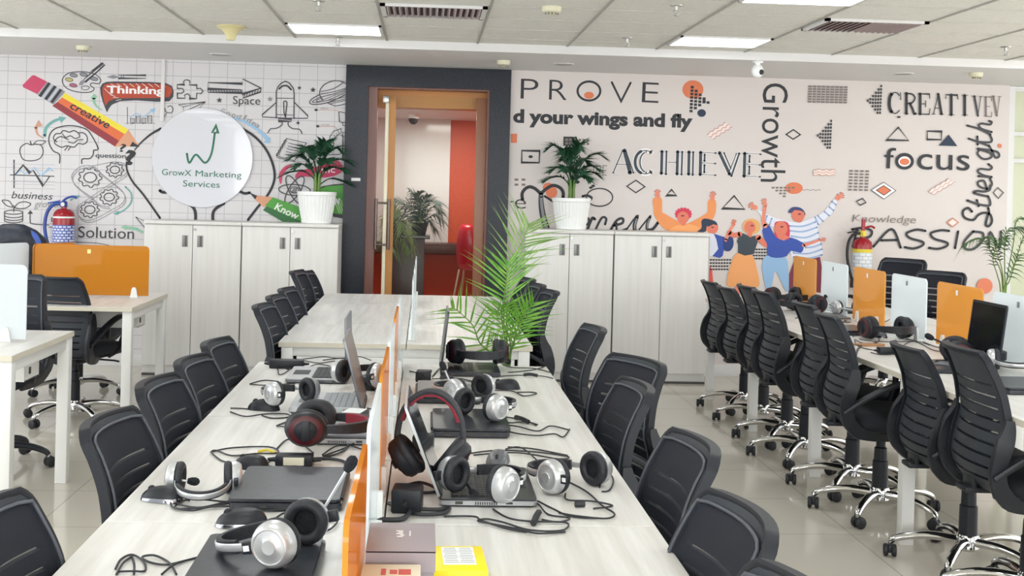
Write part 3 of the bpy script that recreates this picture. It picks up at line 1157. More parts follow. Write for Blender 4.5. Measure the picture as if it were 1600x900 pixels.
class Mural:
    """flat printed shapes; coordinates are read off the photograph and laid on the wall plane"""

    def __init__(self):
        self.b = MB()
        self.k = 0
        self.fr = (0, 0, 1)

    def frame(self, ox, oy, s):
        self.fr = (ox, oy, s)

    def p(self, q):
        ox, oy, s = self.fr
        return W2(ox + q[0] / s, oy + q[1] / s)

    def y(self):
        self.k += 1
        return WALL - 0.0006 - 0.00002 * self.k

    def poly_w(self, pts, m):
        """filled polygon from wall coordinates"""
        y = self.y()
        n = len(pts)
        if n < 3:
            return
        from mathutils.geometry import tessellate_polygon
        V = [Vector((a, y, c)) for a, c in pts]
        tri = tessellate_polygon([[Vector((a, c, 0)) for a, c in pts]])
        self.b.add(V, [list(q) for q in tri], m, False)

    def poly(self, pts, m, sm=0):
        if sm:
            pts = [(q.x, q.y) for q in smooth_path([(a, c, 0) for a, c in pts], sm, True)]
        self.poly_w([self.p(q) for q in pts], m)

    def stroke(self, pts, w, m, sm=5, closed=False, taper=None):
        """line of width w (in frame units)"""
        if sm and len(pts) > 2:
            pts = [(q.x, q.y) for q in smooth_path([(a, c, 0) for a, c in pts], sm, closed)]
        P = [Vector((*self.p(q), 0)) for q in pts]
        ww = w / self.fr[2] * (WALL / FPX) / 2
        y = self.y()
        N = len(P)
        vs, fs = [], []
        for i in range(N):
            if closed:
                t = P[(i + 1) % N] - P[i - 1]
                t1, t2 = (P[i] - P[i - 1]), (P[(i + 1) % N] - P[i])
            else:
                t = P[min(i + 1, N - 1)] - P[max(i - 1, 0)]
                t1, t2 = (P[i] - P[max(i - 1, 0)]), (P[min(i + 1, N - 1)] - P[i])
            if t.length < 1e-9:
                t = Vector((1, 0, 0))
            t.normalize()
            k = 1.0
            if t1.length > 1e-9 and t2.length > 1e-9:
                cs = max(0.35, abs(t.dot(t2.normalized())))
                k = 1 / cs
            n = Vector((-t.y, t.x, 0))
            f = 1 if not taper else taper[0] + (taper[1] - taper[0]) * i / max(N - 1, 1)
            for s in (-1, 1):
                q = P[i] + n * (s * ww * k * f)
                vs.append((q.x, y, q.y))
        for i in range(N if closed else N - 1):
            j = (i + 1) % N
            fs.append([2 * i, 2 * i + 1, 2 * j + 1, 2 * j])
        self.b.add(vs, fs, m, False)
        if not closed:
            for i, f in ((0, 1 if not taper else taper[0]), (N - 1, 1 if not taper else taper[1])):
                c = P[i]
                vs = [(c.x + cos(2 * pi * a / 10) * ww * f, y, c.y + sin(2 * pi * a / 10) * ww * f) for a in range(10)]
                self.b.add(vs, [list(range(10))], m, False)

    def ell(self, c, rx, ry, m, n=36, rot=0, a0=0, a1=360):
        r = radians(rot)
        pts = []
        for k in range(n):
            a = radians(a0 + (a1 - a0) * k / (n - 1 if a1 - a0 < 360 else n))
            x, y = rx * cos(a), ry * sin(a)
            pts.append((c[0] + x * cos(r) - y * sin(r), c[1] + x * sin(r) + y * cos(r)))
        if m:
            self.poly(pts, m)
        return pts

    def ring(self, c, rx, ry, w, m, n=40, rot=0, a0=0, a1=360):
        pts = self.ell(c, rx, ry, None, n, rot, a0, a1)
        self.stroke(pts, w, m, 0, a1 - a0 >= 360)

    def outline(self, pts, w, m):
        self.stroke(pts, w, m, 0, True)

    def text(self, s, p0, p1, h, m, bold=0.0, shear=0.0, sp=1.0, font_h=None):
        """lettering whose ink runs from p0 (baseline left) to p1 (baseline right), cap height h (frame units)"""
        vs, fs, bb = glyphs(s, bold, shear, sp)
        A, B = Vector(self.p(p0)), Vector(self.p(p1))
        ex = (B - A) / (bb[2] - bb[0])
        ey = Vector((-ex.y, ex.x)).normalized() * (h / self.fr[2] * (WALL / FPX) / (font_h or bb[3]))
        y = self.y()
        self.b.add([(*(lambda q: (q.x, y, q.y))(A + ex * (a - bb[0]) + ey * c),) for a, c in vs], fs, m, False)


_GL = {}


def glyphs(s, bold=0.0, shear=0.0, sp=1.0):
    key = (s, bold, shear, sp)
    if key in _GL:
        return _GL[key]
    cu = bpy.data.curves.new('lettering', 'FONT')
    cu.body = s
    cu.offset = bold
    cu.shear = shear
    cu.space_character = sp
    cu.resolution_u = 4
    cu.fill_mode = 'FRONT'
    o = bpy.data.objects.new('lettering', cu)
    COL.objects.link(o)
    dg = bpy.context.evaluated_depsgraph_get()
    me = o.evaluated_get(dg).to_mesh()
    vs = [(q.co.x, q.co.y) for q in me.vertices]
    fs = [list(q.vertices) for q in me.polygons]
    o.evaluated_get(dg).to_mesh_clear()
    bpy.data.objects.remove(o)
    bpy.data.curves.remove(cu)
    xs, ys = [q[0] for q in vs], [q[1] for q in vs]
    _GL[key] = (vs, fs, (min(xs), min(ys), max(xs), max(ys)))
    return _GL[key]


INK = mat('black_print', '#2c2e33', 0.6)
INK2 = mat('charcoal_print', '#3f4045', 0.6)
GREYP = mat('grey_print', '#8b8c91', 0.6)
LGREY = mat('light_grey_print', '#b9bcc4', 0.6)
PAPER = mat('paper_print', '#e6e4e4', 0.55)
CORAL = mat('coral_print', '#dd7b55', 0.6)
RED_P = mat('brick_red_print', '#b5472f', 0.6)
YELLOW_P = mat('yellow_print', '#e9d634', 0.5)
ORANGE_P = mat('orange_print', '#dd6a39', 0.5)
MAROON_P = mat('maroon_print', '#8f2b33', 0.5)
PINK_P = mat('rose_print', '#c63d62', 0.5)
GREEN_P = mat('leaf_green_print', '#4f9f3c', 0.5)
DGREEN_P = mat('dark_green_print', '#2c6a36', 0.5)
MINT = mat('mint_print', '#8fbfa3', 0.6)
TEAL = mat('teal_print', '#6fa8a4', 0.6)
SKYB = mat('sky_blue_print', '#94bcdc', 0.6)
TANP = mat('tan_print', '#c9987f', 0.6)
WOODP = mat('pencil_wood_print', '#d89d7c', 0.6)
WHITE_P = mat('white_print', '#f1eeee', 0.6)

# ---------------------------------------------------------------- left mural
M = Mural()
I = INK2
# creative pencil, frame [0,80] x5.625
M.frame(0, 80, 5.625)
M.poly([(300, 210), (415, 268), (330, 378), (205, 318), (198, 298), (280, 215)], PINK_P)
M.poly([(415, 270), (575, 355), (470, 470), (330, 385)], GREYP)
for k in range(5):
    a = k / 5
    M.poly([(425 + 130 * a, 272 + 72 * a), (445 + 130 * a, 283 + 72 * a), (360 + 130 * a, 405 + 65 * a), (338 + 130 * a, 392 + 65 * a)], INK if k % 2 == 0 else LGREY)
M.poly([(570, 365), (1130, 690), (1090, 745), (545, 405)], YELLOW_P)
M.poly([(545, 405), (1098, 730), (1040, 800), (505, 445)], ORANGE_P)
M.poly([(505, 445), (1050, 790), (1010, 838), (460, 480)], MAROON_P)
M.poly([(1130, 690), (1226, 838), (1010, 838), (1060, 770)], WOODP)
M.poly([(1165, 795), (1230, 840), (1140, 838)], INK)
M.frame(0, 60, 2.813)
M.text('creative', (305, 305), (474, 398), 31, INK, 0.015, 0.15)
# palette and brushes
M.frame(0, 80, 5.625)
M.stroke([(700, 180), (600, 195), (548, 250), (580, 320), (680, 358), (790, 360), (828, 330), (795, 300), (810, 280), (870, 285), (885, 250), (840, 205), (770, 185)], 8, I, 5, True)
for c, m in (((648, 212), GREYP), ((735, 205), GREYP), ((828, 243), GREYP), ((608, 250), mat('olive_print', '#b9b06a', 0.6)), ((645, 300), mat('mauve_print', '#b0637e', 0.6))):
    M.ell(c, 32, 14, m, 20, 10)
    M.ring(c, 34, 16, 5, I, 20, 10)
M.ring((750, 322), 34, 18, 6, I, 24)
M.poly([(690, 300), (705, 265), (735, 250), (748, 272), (725, 298)], GREYP)
M.outline([(735, 250), (905, 105), (925, 120), (748, 272)], 7, I)
M.frame(120, 80, 5.625)
M.stroke([(122, 180), (225, 105), (240, 118), (150, 205)], 6, I, 0)
M.poly([(260, 226), (320, 208), (360, 220), (365, 232), (320, 243)], GREYP)
M.outline([(365, 212), (608, 212), (608, 240), (365, 238)], 6, I)
M.stroke([(392, 212), (392, 240)], 5, I, 0)
M.stroke([(412, 212), (412, 240)], 5, I, 0)
# thinking bubble
M.poly([(265, 540), (230, 450), (210, 380), (205, 320), (225, 285), (260, 270), (330, 266), (640, 270), (780, 280), (835, 305), (852, 350), (848, 400), (815, 440), (700, 445), (520, 432), (380, 440), (310, 470), (285, 500)], I)
M.poly([(252, 480), (228, 390), (225, 325), (245, 292), (290, 282), (640, 284), (785, 294), (830, 320), (838, 355), (815, 400), (760, 412), (480, 412), (340, 415), (280, 440)], RED_P)
for k in range(9):
    x = 300 + 55 * k
    M.stroke([(x, 285), (x + 40, 315)], 4, WHITE_P, 0)
for k in range(5):
    M.stroke([(245 + 25 * k, 330 + 26 * k), (290 + 25 * k, 375 + 12 * k)], 4, WHITE_P, 0)
M.text('Thinking', (262, 366), (768, 378), 62, WHITE_P, 0.03)
# little chart and pin
M.stroke([(445, 492), (445, 640)], 5, I, 0)
M.stroke([(425, 634), (690, 634)], 5, GREYP, 0)
for x, h in ((490, 592), (540, 570), (590, 588), (642, 566)):
    M.outline([(x - 18, 630), (x - 18, h), (x + 18, h), (x + 18, 630)], 4, I)
    for q in range(4):
        M.stroke([(x - 14, h + 12 + q * 13), (x + 14, h + 4 + q * 13)], 3, I, 0)
M.stroke([(470, 585), (520, 545), (590, 575), (670, 515)], 9, SKYB, 0)
M.poly([(640, 512), (692, 500), (680, 545)], SKYB)
M.stroke([(735, 605), (760, 560), (755, 525), (775, 505), (785, 535), (835, 540), (845, 500), (820, 480), (800, 490)], 7, I, 5)
M.stroke([(740, 605), (768, 575), (790, 548)], 6, I, 4)
# mint arrows top
M.stroke([(150, 410), (155, 450), (180, 490), (225, 520)], 30, MINT, 5, False, (1, 0.2))
M.poly([(118, 415), (152, 372), (185, 405)], MINT)
# brain head
M.frame(0, 60, 2.813)
M.stroke([(262, 548), (262, 510), (235, 495), (216, 460), (218, 425), (240, 398), (285, 385), (335, 386), (380, 400), (405, 430), (432, 485), (412, 492), (410, 510), (395, 528), (362, 530), (360, 550)], 5, I, 3)
M.stroke([(250, 455), (235, 440), (245, 420), (265, 418), (280, 405), (305, 412), (325, 405), (345, 415), (365, 415), (382, 430), (382, 455), (365, 465), (345, 462), (325, 478), (295, 472), (270, 478), (240, 460), (250, 440), (270, 432), (300, 445)], 4.5, I, 5)
M.stroke([(275, 420), (290, 435), (310, 428), (330, 440), (350, 432), (345, 418)], 4, I, 4)
M.stroke([(300, 455), (325, 460), (340, 447), (365, 445)], 4, I, 4)
M.stroke([(298, 475), (285, 492)], 4, I, 0)
M.stroke([(310, 477), (300, 492)], 4, I, 0)
# curved arrows above
M.stroke([(190, 438), (165, 420), (158, 390)], 13, TANP, 4, False, (0.2, 1))
M.poly([(152, 392), (170, 358), (188, 385)], TANP)
M.stroke([(196, 428), (205, 390), (240, 362), (275, 352)], 15, TEAL, 4, False, (0.9, 0.7))
M.poly([(258, 342), (292, 348), (268, 372)], TEAL)
# apple
M.stroke([(137, 468), (115, 462), (92, 478), (88, 502), (103, 532), (140, 538), (175, 528), (190, 500), (182, 472), (160, 465)], 4, I, 5, True)
M.stroke([(137, 468), (134, 453)], 5, I, 0)
M.stroke([(148, 465), (165, 450), (200, 452), (185, 466), (148, 465)], 3.5, I, 3)
# line chart
M.stroke([(62, 535), (62, 655)], 5, I, 0)
for y in (552, 578, 625, 640, 658):
    M.stroke([(50, y), (240, y + 4)], 2.5, LGREY, 0)
M.stroke([(45, 600), (238, 606)], 4, I, 0)
M.stroke([(66, 602), (88, 580), (110, 595), (140, 578), (150, 566), (180, 605), (218, 570), (232, 582)], 4, SKYB, 0)
M.stroke([(66, 600), (102, 557), (132, 592), (146, 580), (190, 648), (217, 608)], 5, I, 0)
# business growth, coins and sprout
M.text('business', (50, 702), (232, 710), 30, I, 0.0, 0.25)
M.text('growth', (150, 742), (268, 742), 30, GREYP, 0.0, 0.25, 1, 0.72)
M.ring((60, 764), 40, 9, 4, I, 30)
for z in (778, 790, 800):
    M.ring((60, z), 40, 10, 4, I, 20, 0, 0, 180)
M.stroke([(20, 764), (20, 800)], 4, I, 0)
M.stroke([(100, 764), (100, 800)], 4, I, 0)
M.stroke([(61, 762), (61, 735)], 4, I, 0)
M.stroke([(61, 748), (80, 725), (110, 718), (135, 728), (115, 745), (85, 748), (66, 744)], 4, I, 5)
M.stroke([(56, 742), (30, 735), (10, 712), (40, 715), (56, 738)], 4, I, 5)
M.stroke([(133, 770), (133, 800), (142, 815), (215, 820)], 4, I, 4)
M.poly([(121, 772), (133, 755), (146, 770)], I)
M.stroke([(215, 830), (235, 830)], 3, I, 0)
M.text('b', (232, 872), (250, 872), 42, I, 0, 0.2)
M.stroke([(245, 778), (228, 790), (230, 805), (250, 808)], 4, I, 4)
# question
M.text('question', (420, 523), (553, 527), 21, I, 0.008, 0, 1, 0.72)
M.text('?', (526, 497), (553, 499), 34, INK, 0.02, 0.1)
M.text('?', (550, 553), (598, 553), 62, INK, 0.04, 0.05)
# gears on a chain
M.frame(100, 220, 5.625)


def gear(c, r, n=9):
    pts = []
    for k in range(n * 4):
        a = 2 * pi * k / (n * 4)
        rr = r if k % 4 in (0, 1) else r * 0.82
        pts.append((c[0] + rr * 1.08 * cos(a), c[1] + rr * 0.92 * sin(a)))
    M.outline(pts, 8, I)
    M.ring(c, r * 0.58, r * 0.45, 9, I, 30)


gear((230, 322), 96)
gear((448, 255), 72)
gear((398, 495), 78)
gear((228, 605), 78)
CH1 = [(430, 185), (520, 195), (555, 250), (530, 300), (420, 370), (230, 500), (130, 570), (115, 630), (170, 690), (260, 690), (430, 600), (520, 540), (530, 470), (470, 400), (330, 290), (260, 225), (150, 225), (75, 290), (80, 360), (150, 430), (240, 495), (320, 565), (400, 580)]
M.stroke(CH1, 5, GREYP, 5)
CH2 = [(q[0] + 10, q[1] + 20) for q in CH1]
M.stroke(CH2, 5, GREYP, 5)
sm = [(q.x, q.y) for q in smooth_path([(a, c, 0) for a, c in CH1], 8)]
for q in sm[::3]:
    M.stroke([(q[0] + 1, q[1] + 4), (q[0] + 9, q[1] + 17)], 6, LGREY, 0)
M.stroke([(240, 222), (330, 205), (430, 185)], 5, GREYP, 3)
M.stroke([(250, 430), (380, 405), (470, 415)], 5, GREYP, 3)
M.stroke([(540, 405), (590, 460), (590, 540), (540, 600), (475, 638)], 12, TEAL, 5)
M.poly([(432, 640), (482, 615), (470, 655)], TEAL)
M.stroke([(60, 520), (110, 490)], 12, TEAL, 0)
M.poly([(95, 480), (148, 478), (115, 505)], TEAL)
M.text('Solution', (125, 848), (615, 862), 95, I, 0.0, 0.0)
M.poly([(500, 758), (545, 735), (545, 750), (640, 760), (700, 800), (690, 815), (630, 785), (545, 775), (545, 785)], MINT)
M.stroke([(740, 800), (630, 668), (700, 700)], 5, I, 0)
M.stroke([(100, 890), (300, 900), (420, 925)], 5, I, 4)
# bulb outline
M.frame(220, 160, 4.5)
M.stroke([(-42, 335), (0, 285), (70, 225), (140, 185)], 17, INK, 5, False, (0.4, 1))
M.stroke([(-100, 420), (-95, 480), (-55, 560), (20, 650), (135, 812)], 15, INK, 5, False, (0.7, 1))
M.stroke([(700, 175), (800, 240), (880, 330), (930, 440), (940, 540), (900, 640), (820, 740), (755, 825)], 17, INK, 5)
M.stroke([(135, 620), (155, 632), (195, 630)], 20, INK, 4)
M.stroke([(690, 622), (730, 640), (765, 635)], 19, INK, 4)
M.stroke([(335, 715), (370, 740), (385, 780), (385, 840)], 20, INK, 5)
M.stroke([(585, 710), (530, 745), (508, 780), (508, 840)], 20, INK, 5)
# puzzle piece, paper plane, arrow, Space
M.frame(260, 90, 5.625)
M.stroke([(95, 238), (160, 238), (150, 215), (160, 200), (180, 195), (205, 205), (208, 222), (200, 240), (268, 242), (268, 275), (300, 270), (322, 295), (305, 318), (268, 312), (264, 362), (205, 360), (208, 335), (185, 318), (160, 330), (165, 358), (97, 357), (97, 312), (130, 315), (155, 300), (145, 272), (97, 272)], 8, I, 0, True)
M.outline([(105, 415), (345, 388), (150, 432)], 5, I)
M.stroke([(150, 432), (150, 480), (345, 388), (285, 452)], 5, I, 0)
M.outline([(365, 220), (668, 230), (670, 188), (830, 268), (668, 322), (668, 285), (365, 275)], 8, I)
M.stroke([(365, 275), (365, 305), (668, 310), (670, 358), (828, 302), (830, 268)], 8, I, 0)
for k in range(12):
    M.stroke([(380 + 24 * k, 280), (398 + 24 * k, 303)], 6, I, 0)
for k in range(6):
    M.stroke([(690 + 24 * k, 320 - 9 * k), (680 + 24 * k, 350 - 9 * k)], 6, I, 0)
M.text('Space', (585, 408), (825, 415), 70, I, 0.0, 0.0)


def star(c, r, m):
    pts = []
    for k in range(10):
        a = -pi / 2 + pi * k / 5
        rr = r if k % 2 == 0 else r * 0.45
        pts.append((c[0] + rr * cos(a), c[1] + rr * sin(a)))
    M.poly(pts, m)


star((466, 375), 26, I)
# "Good Idea" on an arc
gi = [('G', 475, 485, 45, 22), ('o', 522, 500, 30, 26), ('o', 570, 515, 30, 28), ('d', 612, 528, 45, 30), ('I', 672, 540, 45, 36), ('d', 702, 560, 45, 36), ('e', 745, 585, 32, 38), ('a', 778, 602, 32, 40)]
for ch, x, y, h, rot in gi:
    wd = 14 if ch == 'I' else 34
    r = radians(rot)
    M.text(ch, (x, y), (x + wd * cos(r), y + wd * sin(r)), h, GREYP, 0.0)
M.poly([(545, 515), (700, 555), (820, 630), (900, 705), (915, 700), (905, 755), (850, 745), (875, 725), (800, 645), (690, 575), (580, 535)], SKYB)
# rocket, planet, notebook, robot
M.frame(390, 100, 5.625)
M.stroke([(235, 475), (235, 240), (250, 200), (280, 168), (315, 152), (350, 168), (385, 215), (392, 260), (390, 478)], 9, I, 0)
M.stroke([(262, 218), (290, 195), (330, 193), (365, 225)], 15, I, 5)
M.stroke([(238, 300), (390, 303)], 6, I, 0)
M.stroke([(235, 445), (390, 450)], 6, I, 0)
M.stroke([(232, 472), (392, 478)], 7, I, 0)
M.stroke([(300, 345), (302, 330), (315, 325), (328, 335), (328, 360), (315, 470), (303, 430)], 9, I, 0, True)
M.stroke([(235, 338), (112, 445), (112, 465), (232, 472)], 8, I, 0)
M.stroke([(395, 340), (512, 455), (510, 478), (392, 478)], 8, I, 0)
M.outline([(252, 480), (370, 483), (368, 505), (255, 502)], 8, I)
M.stroke([(285, 508), (283, 538), (235, 565), (185, 570), (162, 605)], 8, I, 4)
M.stroke([(340, 508), (342, 540), (380, 568), (440, 575), (460, 612)], 8, I, 4)
star((438, 210), 20, I)
star((558, 228), 26, I)
star((180, 308), 26, GREYP)
star((426, 518), 20, I)
M.stroke([(862, 180), (800, 152), (730, 150), (660, 180), (620, 230), (620, 280), (645, 320)], 8, I, 5)
M.stroke([(690, 345), (760, 368), (862, 345)], 7, I, 5)
for y0, y1 in ((238, 160), (258, 195), (285, 205)):
    M.stroke([(628, y0 + 5), (740, (y0 + y1) / 2 + 18), (862 if y0 > 250 else 820, y1 + (12 if y0 > 250 else 6))], 6, I, 4)
M.stroke([(610, 272), (545, 310), (530, 345), (580, 356), (700, 335), (862, 260)], 8, I, 5)
M.stroke([(622, 290), (560, 325), (570, 338), (690, 318), (862, 240)], 6, I, 5)
M.stroke([(640, 300), (590, 318), (620, 325), (862, 228)], 5, I, 4)
for y in (300, 318, 332):
    M.stroke([(700, y + 20), (862, y - 15)], 5, I, 0)
M.ell((585, 404), 15, 11, I, 20)
M.ell((600, 547), 15, 11, I, 20)
M.stroke([(600, 404), (770, 406), (790, 425)], 4, TANP, 0)
M.stroke([(610, 547), (745, 548), (770, 575)], 4, TANP, 0)
M.text('10N LS', (625, 398), (692, 398), 14, GREYP)
M.text('1N L3E', (632, 541), (700, 541), 14, GREYP)
for poly in ([(782, 425), (800, 420), (862, 440)], [(785, 430), (790, 505), (812, 515), (862, 510)], [(820, 520), (820, 540), (862, 545)], [(805, 565), (805, 600), (862, 605)], [(820, 610), (820, 850), (862, 852)], [(840, 640), (840, 720)], [(700, 700), (705, 640), (740, 590), (800, 570)], [(735, 700), (745, 650), (800, 605)], [(670, 780), (690, 798), (790, 795), (815, 770)]):
    M.stroke(poly, 6, I, 0)
M.ring((850, 620), 45, 25, 6, I, 20, 0, 90, 180)
for k in range(5):
    M.stroke([(706 + 18 * k, 672 - 22 * k), (738 + 12 * k, 682 - 16 * k)], 4, I, 0)
M.outline([(325, 655), (500, 695), (395, 850), (235, 808)], 6, I)
M.stroke([(240, 822), (400, 862)], 5, I, 0)
for k in range(5):
    M.stroke([(345 - 8 * k, 695 + 25 * k), (470 - 8 * k, 725 + 25 * k)], 5, I, 0)
    M.ring((312 - 16 * k, 680 + 28 * k), 15, 9, 5, I, 12, -50)
# pink splash, atom, green pencil, green bubble
M.frame(390, 210, 5.625)
M.poly([(275, 440), (258, 390), (262, 340), (300, 290), (345, 268), (375, 270), (330, 310), (295, 350), (285, 390)], PINK_P, 3)
M.poly([(400, 385), (425, 330), (520, 300), (640, 270), (740, 225), (800, 250), (820, 300), (790, 345), (700, 375), (600, 380), (520, 372), (450, 372)], PINK_P, 3)
M.text('mc', (635, 338), (752, 335), 38, WHITE_P, 0.01)
for r in (0, 60, 120):
    M.ring((395, 488), 138, 48, 9, I, 50, r + 3)
M.ring((395, 488), 38, 28, 7, I, 26)
for k in range(3):
    M.stroke([(372 + 14 * k, 508), (392 + 14 * k, 470)], 6, I, 0)
M.poly([(0, 512), (70, 540), (50, 572)], INK)
M.poly([(70, 537), (205, 552), (130, 645), (50, 572)], WOODP)
M.poly([(205, 552), (470, 650), (470, 775), (150, 640), (140, 620)], GREEN_P)
M.poly([(150, 632), (470, 770), (470, 790), (330, 790), (118, 665)], DGREEN_P)
M.text('Know', (215, 655), (420, 750), 62, WHITE_P, 0.02, 0.1)
M.poly([(600, 480), (640, 455), (740, 438), (862, 430), (862, 745), (740, 725), (715, 690), (640, 560)], I)
M.poly([(620, 480), (680, 455), (862, 442), (862, 708), (740, 695), (650, 560)], GREEN_P)
for k in range(7):
    M.stroke([(735 + 22 * k, 560 + 5 * k), (790 + 18 * k, 690)], 8, mat('pale_green_print', '#b6d8a0', 0.6), 0)
M.text('w', (735, 620), (800, 615), 55, WHITE_P, 0.02)
mur = M.b.build('wall_mural')
tag(mur, 'squared-paper doodle mural left of the door, with pencils, gears, rocket and bulb outline', 'mural')

# ---------------------------------------------------------------- round sign on the left mural
c = at(317, 246.5, 'y', WALL)
t = thing('round_sign', 'round glossy white sign with green arrow and lettering on the left mural', 'sign', (c.x, WALL, c.z))
b = MB()
R_ = 0.409
b.lathe([(0, 0), (R_, 0), (R_, 0.016), (R_ - 0.004, 0.02), (0, 0.0205)], mat('glossy_pearl_white', '#d5d6dc', 0.12, coat=0.6), 72, Rx(90))
b.build('disc', t)
GT = mat('sign_green', '#1d6b4f', 0.4)
for nm, fn in (('arrow_emblem', lambda S: (S.stroke([(328, 362), (345, 425), (392, 368), (455, 425), (500, 360), (524, 215)], 14, GT, 7), S.outline([(505, 213), (533, 165), (546, 214)], 12, GT))),
               ('lettering', lambda S: S.text('GrowX', (152, 510), (358, 518), 42, GT, 0.0)),
               ('lettering', lambda S: S.text('Marketing', (388, 519), (710, 532), 42, GT, 0.0, 0, 1, 0.7)),
               ('lettering', lambda S: S.text('Services', (300, 590), (558, 600), 42, GT, 0.0))):
    S = Mural()
    S.frame(220, 160, 4.5)
    fn(S)
    S.b.v = [(x, y - 0.0212, z) for x, y, z in S.b.v]
    attach_world(S.b, nm, t)

# ---------------------------------------------------------------- right mural
M = Mural()
BLUSH = mat('blush_print', '#f0dcd6', 0.6)
NAVY = mat('navy_print', '#27344a', 0.6)
SKIN = mat('coral_skin_print', '#dd7a62', 0.6)
SKIN2 = mat('rosy_print', '#e58a72', 0.6)
OJ = mat('apricot_print', '#e8945a', 0.6)
OJ2 = mat('light_apricot_print', '#f0a668', 0.6)
HAIR_R = mat('crimson_print', '#d23b55', 0.6)
BLUE = mat('royal_blue_print', '#3450a8', 0.6)
DBLUE = mat('deep_blue_print', '#233a78', 0.6)
JEAN = mat('pale_blue_print', '#93b9de', 0.6)
STRIPE = mat('stripe_white_print', '#dfe2ee', 0.6)
STRIPE_B = mat('stripe_blue_print', '#9fb4d8', 0.6)
SLATE = mat('slate_print', '#39444d', 0.6)
WINE = mat('wine_print', '#7c2f42', 0.6)
GREYDOT = mat('warm_grey_print', '#7d716e', 0.6)
I = INK
M.frame(790, 90, 3.103)
M.text('P', (72, 200), (157, 203), 98, I, -0.012)
M.text('R', (210, 205), (296, 208), 98, I, -0.012)
M.ell((404, 183), 24, 17, CORAL)
M.ring((404, 162), 55, 46, 11, I)
M.stroke([(515, 120), (560, 212), (606, 122)], 10, I, 0)
M.text('E', (660, 218), (740, 222), 100, I, -0.012)
M.ell((908, 155), 51, 45, CORAL)
dots = {0: (0, 0), 1: (0, 1), 2: (0, 2), 3: (0, 3), 4: (0, 4), 5: (0, 2), 6: (0, 1), 7: (0, 0)}
M.frame(1060, 110, 4.5)
for r, n in enumerate((1, 2, 3, 4, 5, 3, 2, 1)):
    for k in range(n):
        if r == 3 and k == 4: continue
        x, y = 97 + 29 * k - r * 1.2, 118 + 24 * r + 3 * k
        M.poly([(x - 11, y - 9), (x + 11, y - 9), (x + 11, y + 9), (x - 11, y + 9)], I)
M.poly([(170, 208), (192, 209), (192, 226), (170, 225)], I)
M.ell((163, 300), 30, 27, NAVY)
M.frame(790, 90, 3.103)
M.text('d your wings and fly', (36, 312), (906, 338), 64, I, 0.045, 0, 1, 0.73)
M.frame(1060, 110, 4.5)


def waves(x0, y0, dx, dy, n, amp, gx, gy, rows, w, m, fill=None):
    for r in range(rows):
        pts = []
        for k in range(n * 4 + 1):
            f = k / 4
            L = sqrt(dx * dx + dy * dy)
            o = amp * sin(2 * pi * f)
            pts.append((x0 + dx * f + gx * r - dy / L * o, y0 + dy * f + gy * r + dx / L * o))
        if fill and r < rows - 1:
            nx = [(q[0] + gx, q[1] + gy) for q in pts]
            M.poly(pts + nx[::-1], fill)
        M.stroke(pts, w, m, 0)


waves(200, 450, 33, -21, 4, 5, 22, 16, 3, 5, mat('dusty_rose_print', '#b98a80', 0.6), BLUSH)
# vertical "Growth"
M.text('Growth', (597, 88), (578, 782), 180, I, 0.0)
M.outline([(808, 417), (857, 452), (806, 484), (757, 450)], 9, I)
M.ell((812, 828), 62, 41, CORAL)
for r, n in enumerate((6, 4, 2, 1)):
    for k in range(n):
        x, y = 666 + 28 * k + 26 * r, 825 + 20 * r
        M.poly([(x - 11, y - 6), (x + 11, y - 6), (x + 9, y + 6), (x - 11, y + 6)], GREYDOT)
M.frame(1140, 280, 4.735)
waves(540, 78, 44, 1, 3, 4, 0, 0, 1, 4, GREYDOT)
# inline ACHIEVE with white edges
M.frame(940, 210, 5.625)


def bar(p0, p1, w, white=10):
    M.stroke([p0, p1], w + white, WHITE_P, 0)


strk = [((200, 140), (250, 338), 34), ((185, 140), (100, 340), 10), ((212, 140), (280, 340), 12),
        ((530, 148), (525, 345), 26), ((570, 148), (565, 352), 16), ((668, 150), (662, 350), 26), ((708, 152), (702, 355), 16),
        ((768, 152), (764, 352), 26), ((805, 154), (800, 358), 16), ((870, 156), (866, 355), 28), ((906, 175), (904, 235), 16), ((904, 268), (902, 335), 16),
        ((1035, 160), (1125, 350), 28), ((1075, 160), (1135, 300), 12), ((1210, 165), (1140, 368), 16), ((1185, 168), (1120, 330), 8),
        ((1258, 165), (1252, 370), 28), ((1300, 185), (1298, 245), 16), ((1298, 280), (1296, 350), 16)]
extra = [((130, 262), (230, 265), 6), ((585, 243), (655, 245), 6), ((885, 158), (1000, 164), 5), ((885, 250), (1000, 256), 5), ((885, 352), (1000, 358), 5),
         ((1275, 166), (1395, 175), 5), ((1275, 262), (1390, 268), 5), ((1275, 366), (1390, 372), 5)]
for s_ in strk + extra:
    bar(*s_)
arcs = [((385, 244), 92, 100, 30), ((392, 244), 50, 92, 14)]
M.ring((385, 244), 92, 102, 40, WHITE_P, 40, 0, 55, 305)
M.ring((395, 244), 55, 90, 22, WHITE_P, 30, 0, 90, 270)
for s_ in strk + extra:
    M.stroke([s_[0], s_[1]], s_[2], SLATE if s_[2] > 8 else I, 0)
M.ring((372, 244), 78, 100, 26, SLATE, 40, 0, 110, 250)
M.ring((385, 244), 92, 102, 8, SLATE, 40, 0, 50, 310)
M.ring((395, 244), 58, 88, 12, SLATE, 30, 0, 110, 250)
for x, y in ((1000, 164), (997, 256), (998, 358), (1395, 175), (1390, 268), (1390, 372)):
    M.poly([(x - 9, y - 6), (x + 9, y - 6), (x + 9, y + 7), (x - 9, y + 7)], I)
M.outline([(302, 403), (380, 460), (300, 513), (222, 456)], 10, I)
M.outline([(613, 485), (660, 538), (568, 537)], 11, I)
M.ell((-95, 468), 16, 11, I)
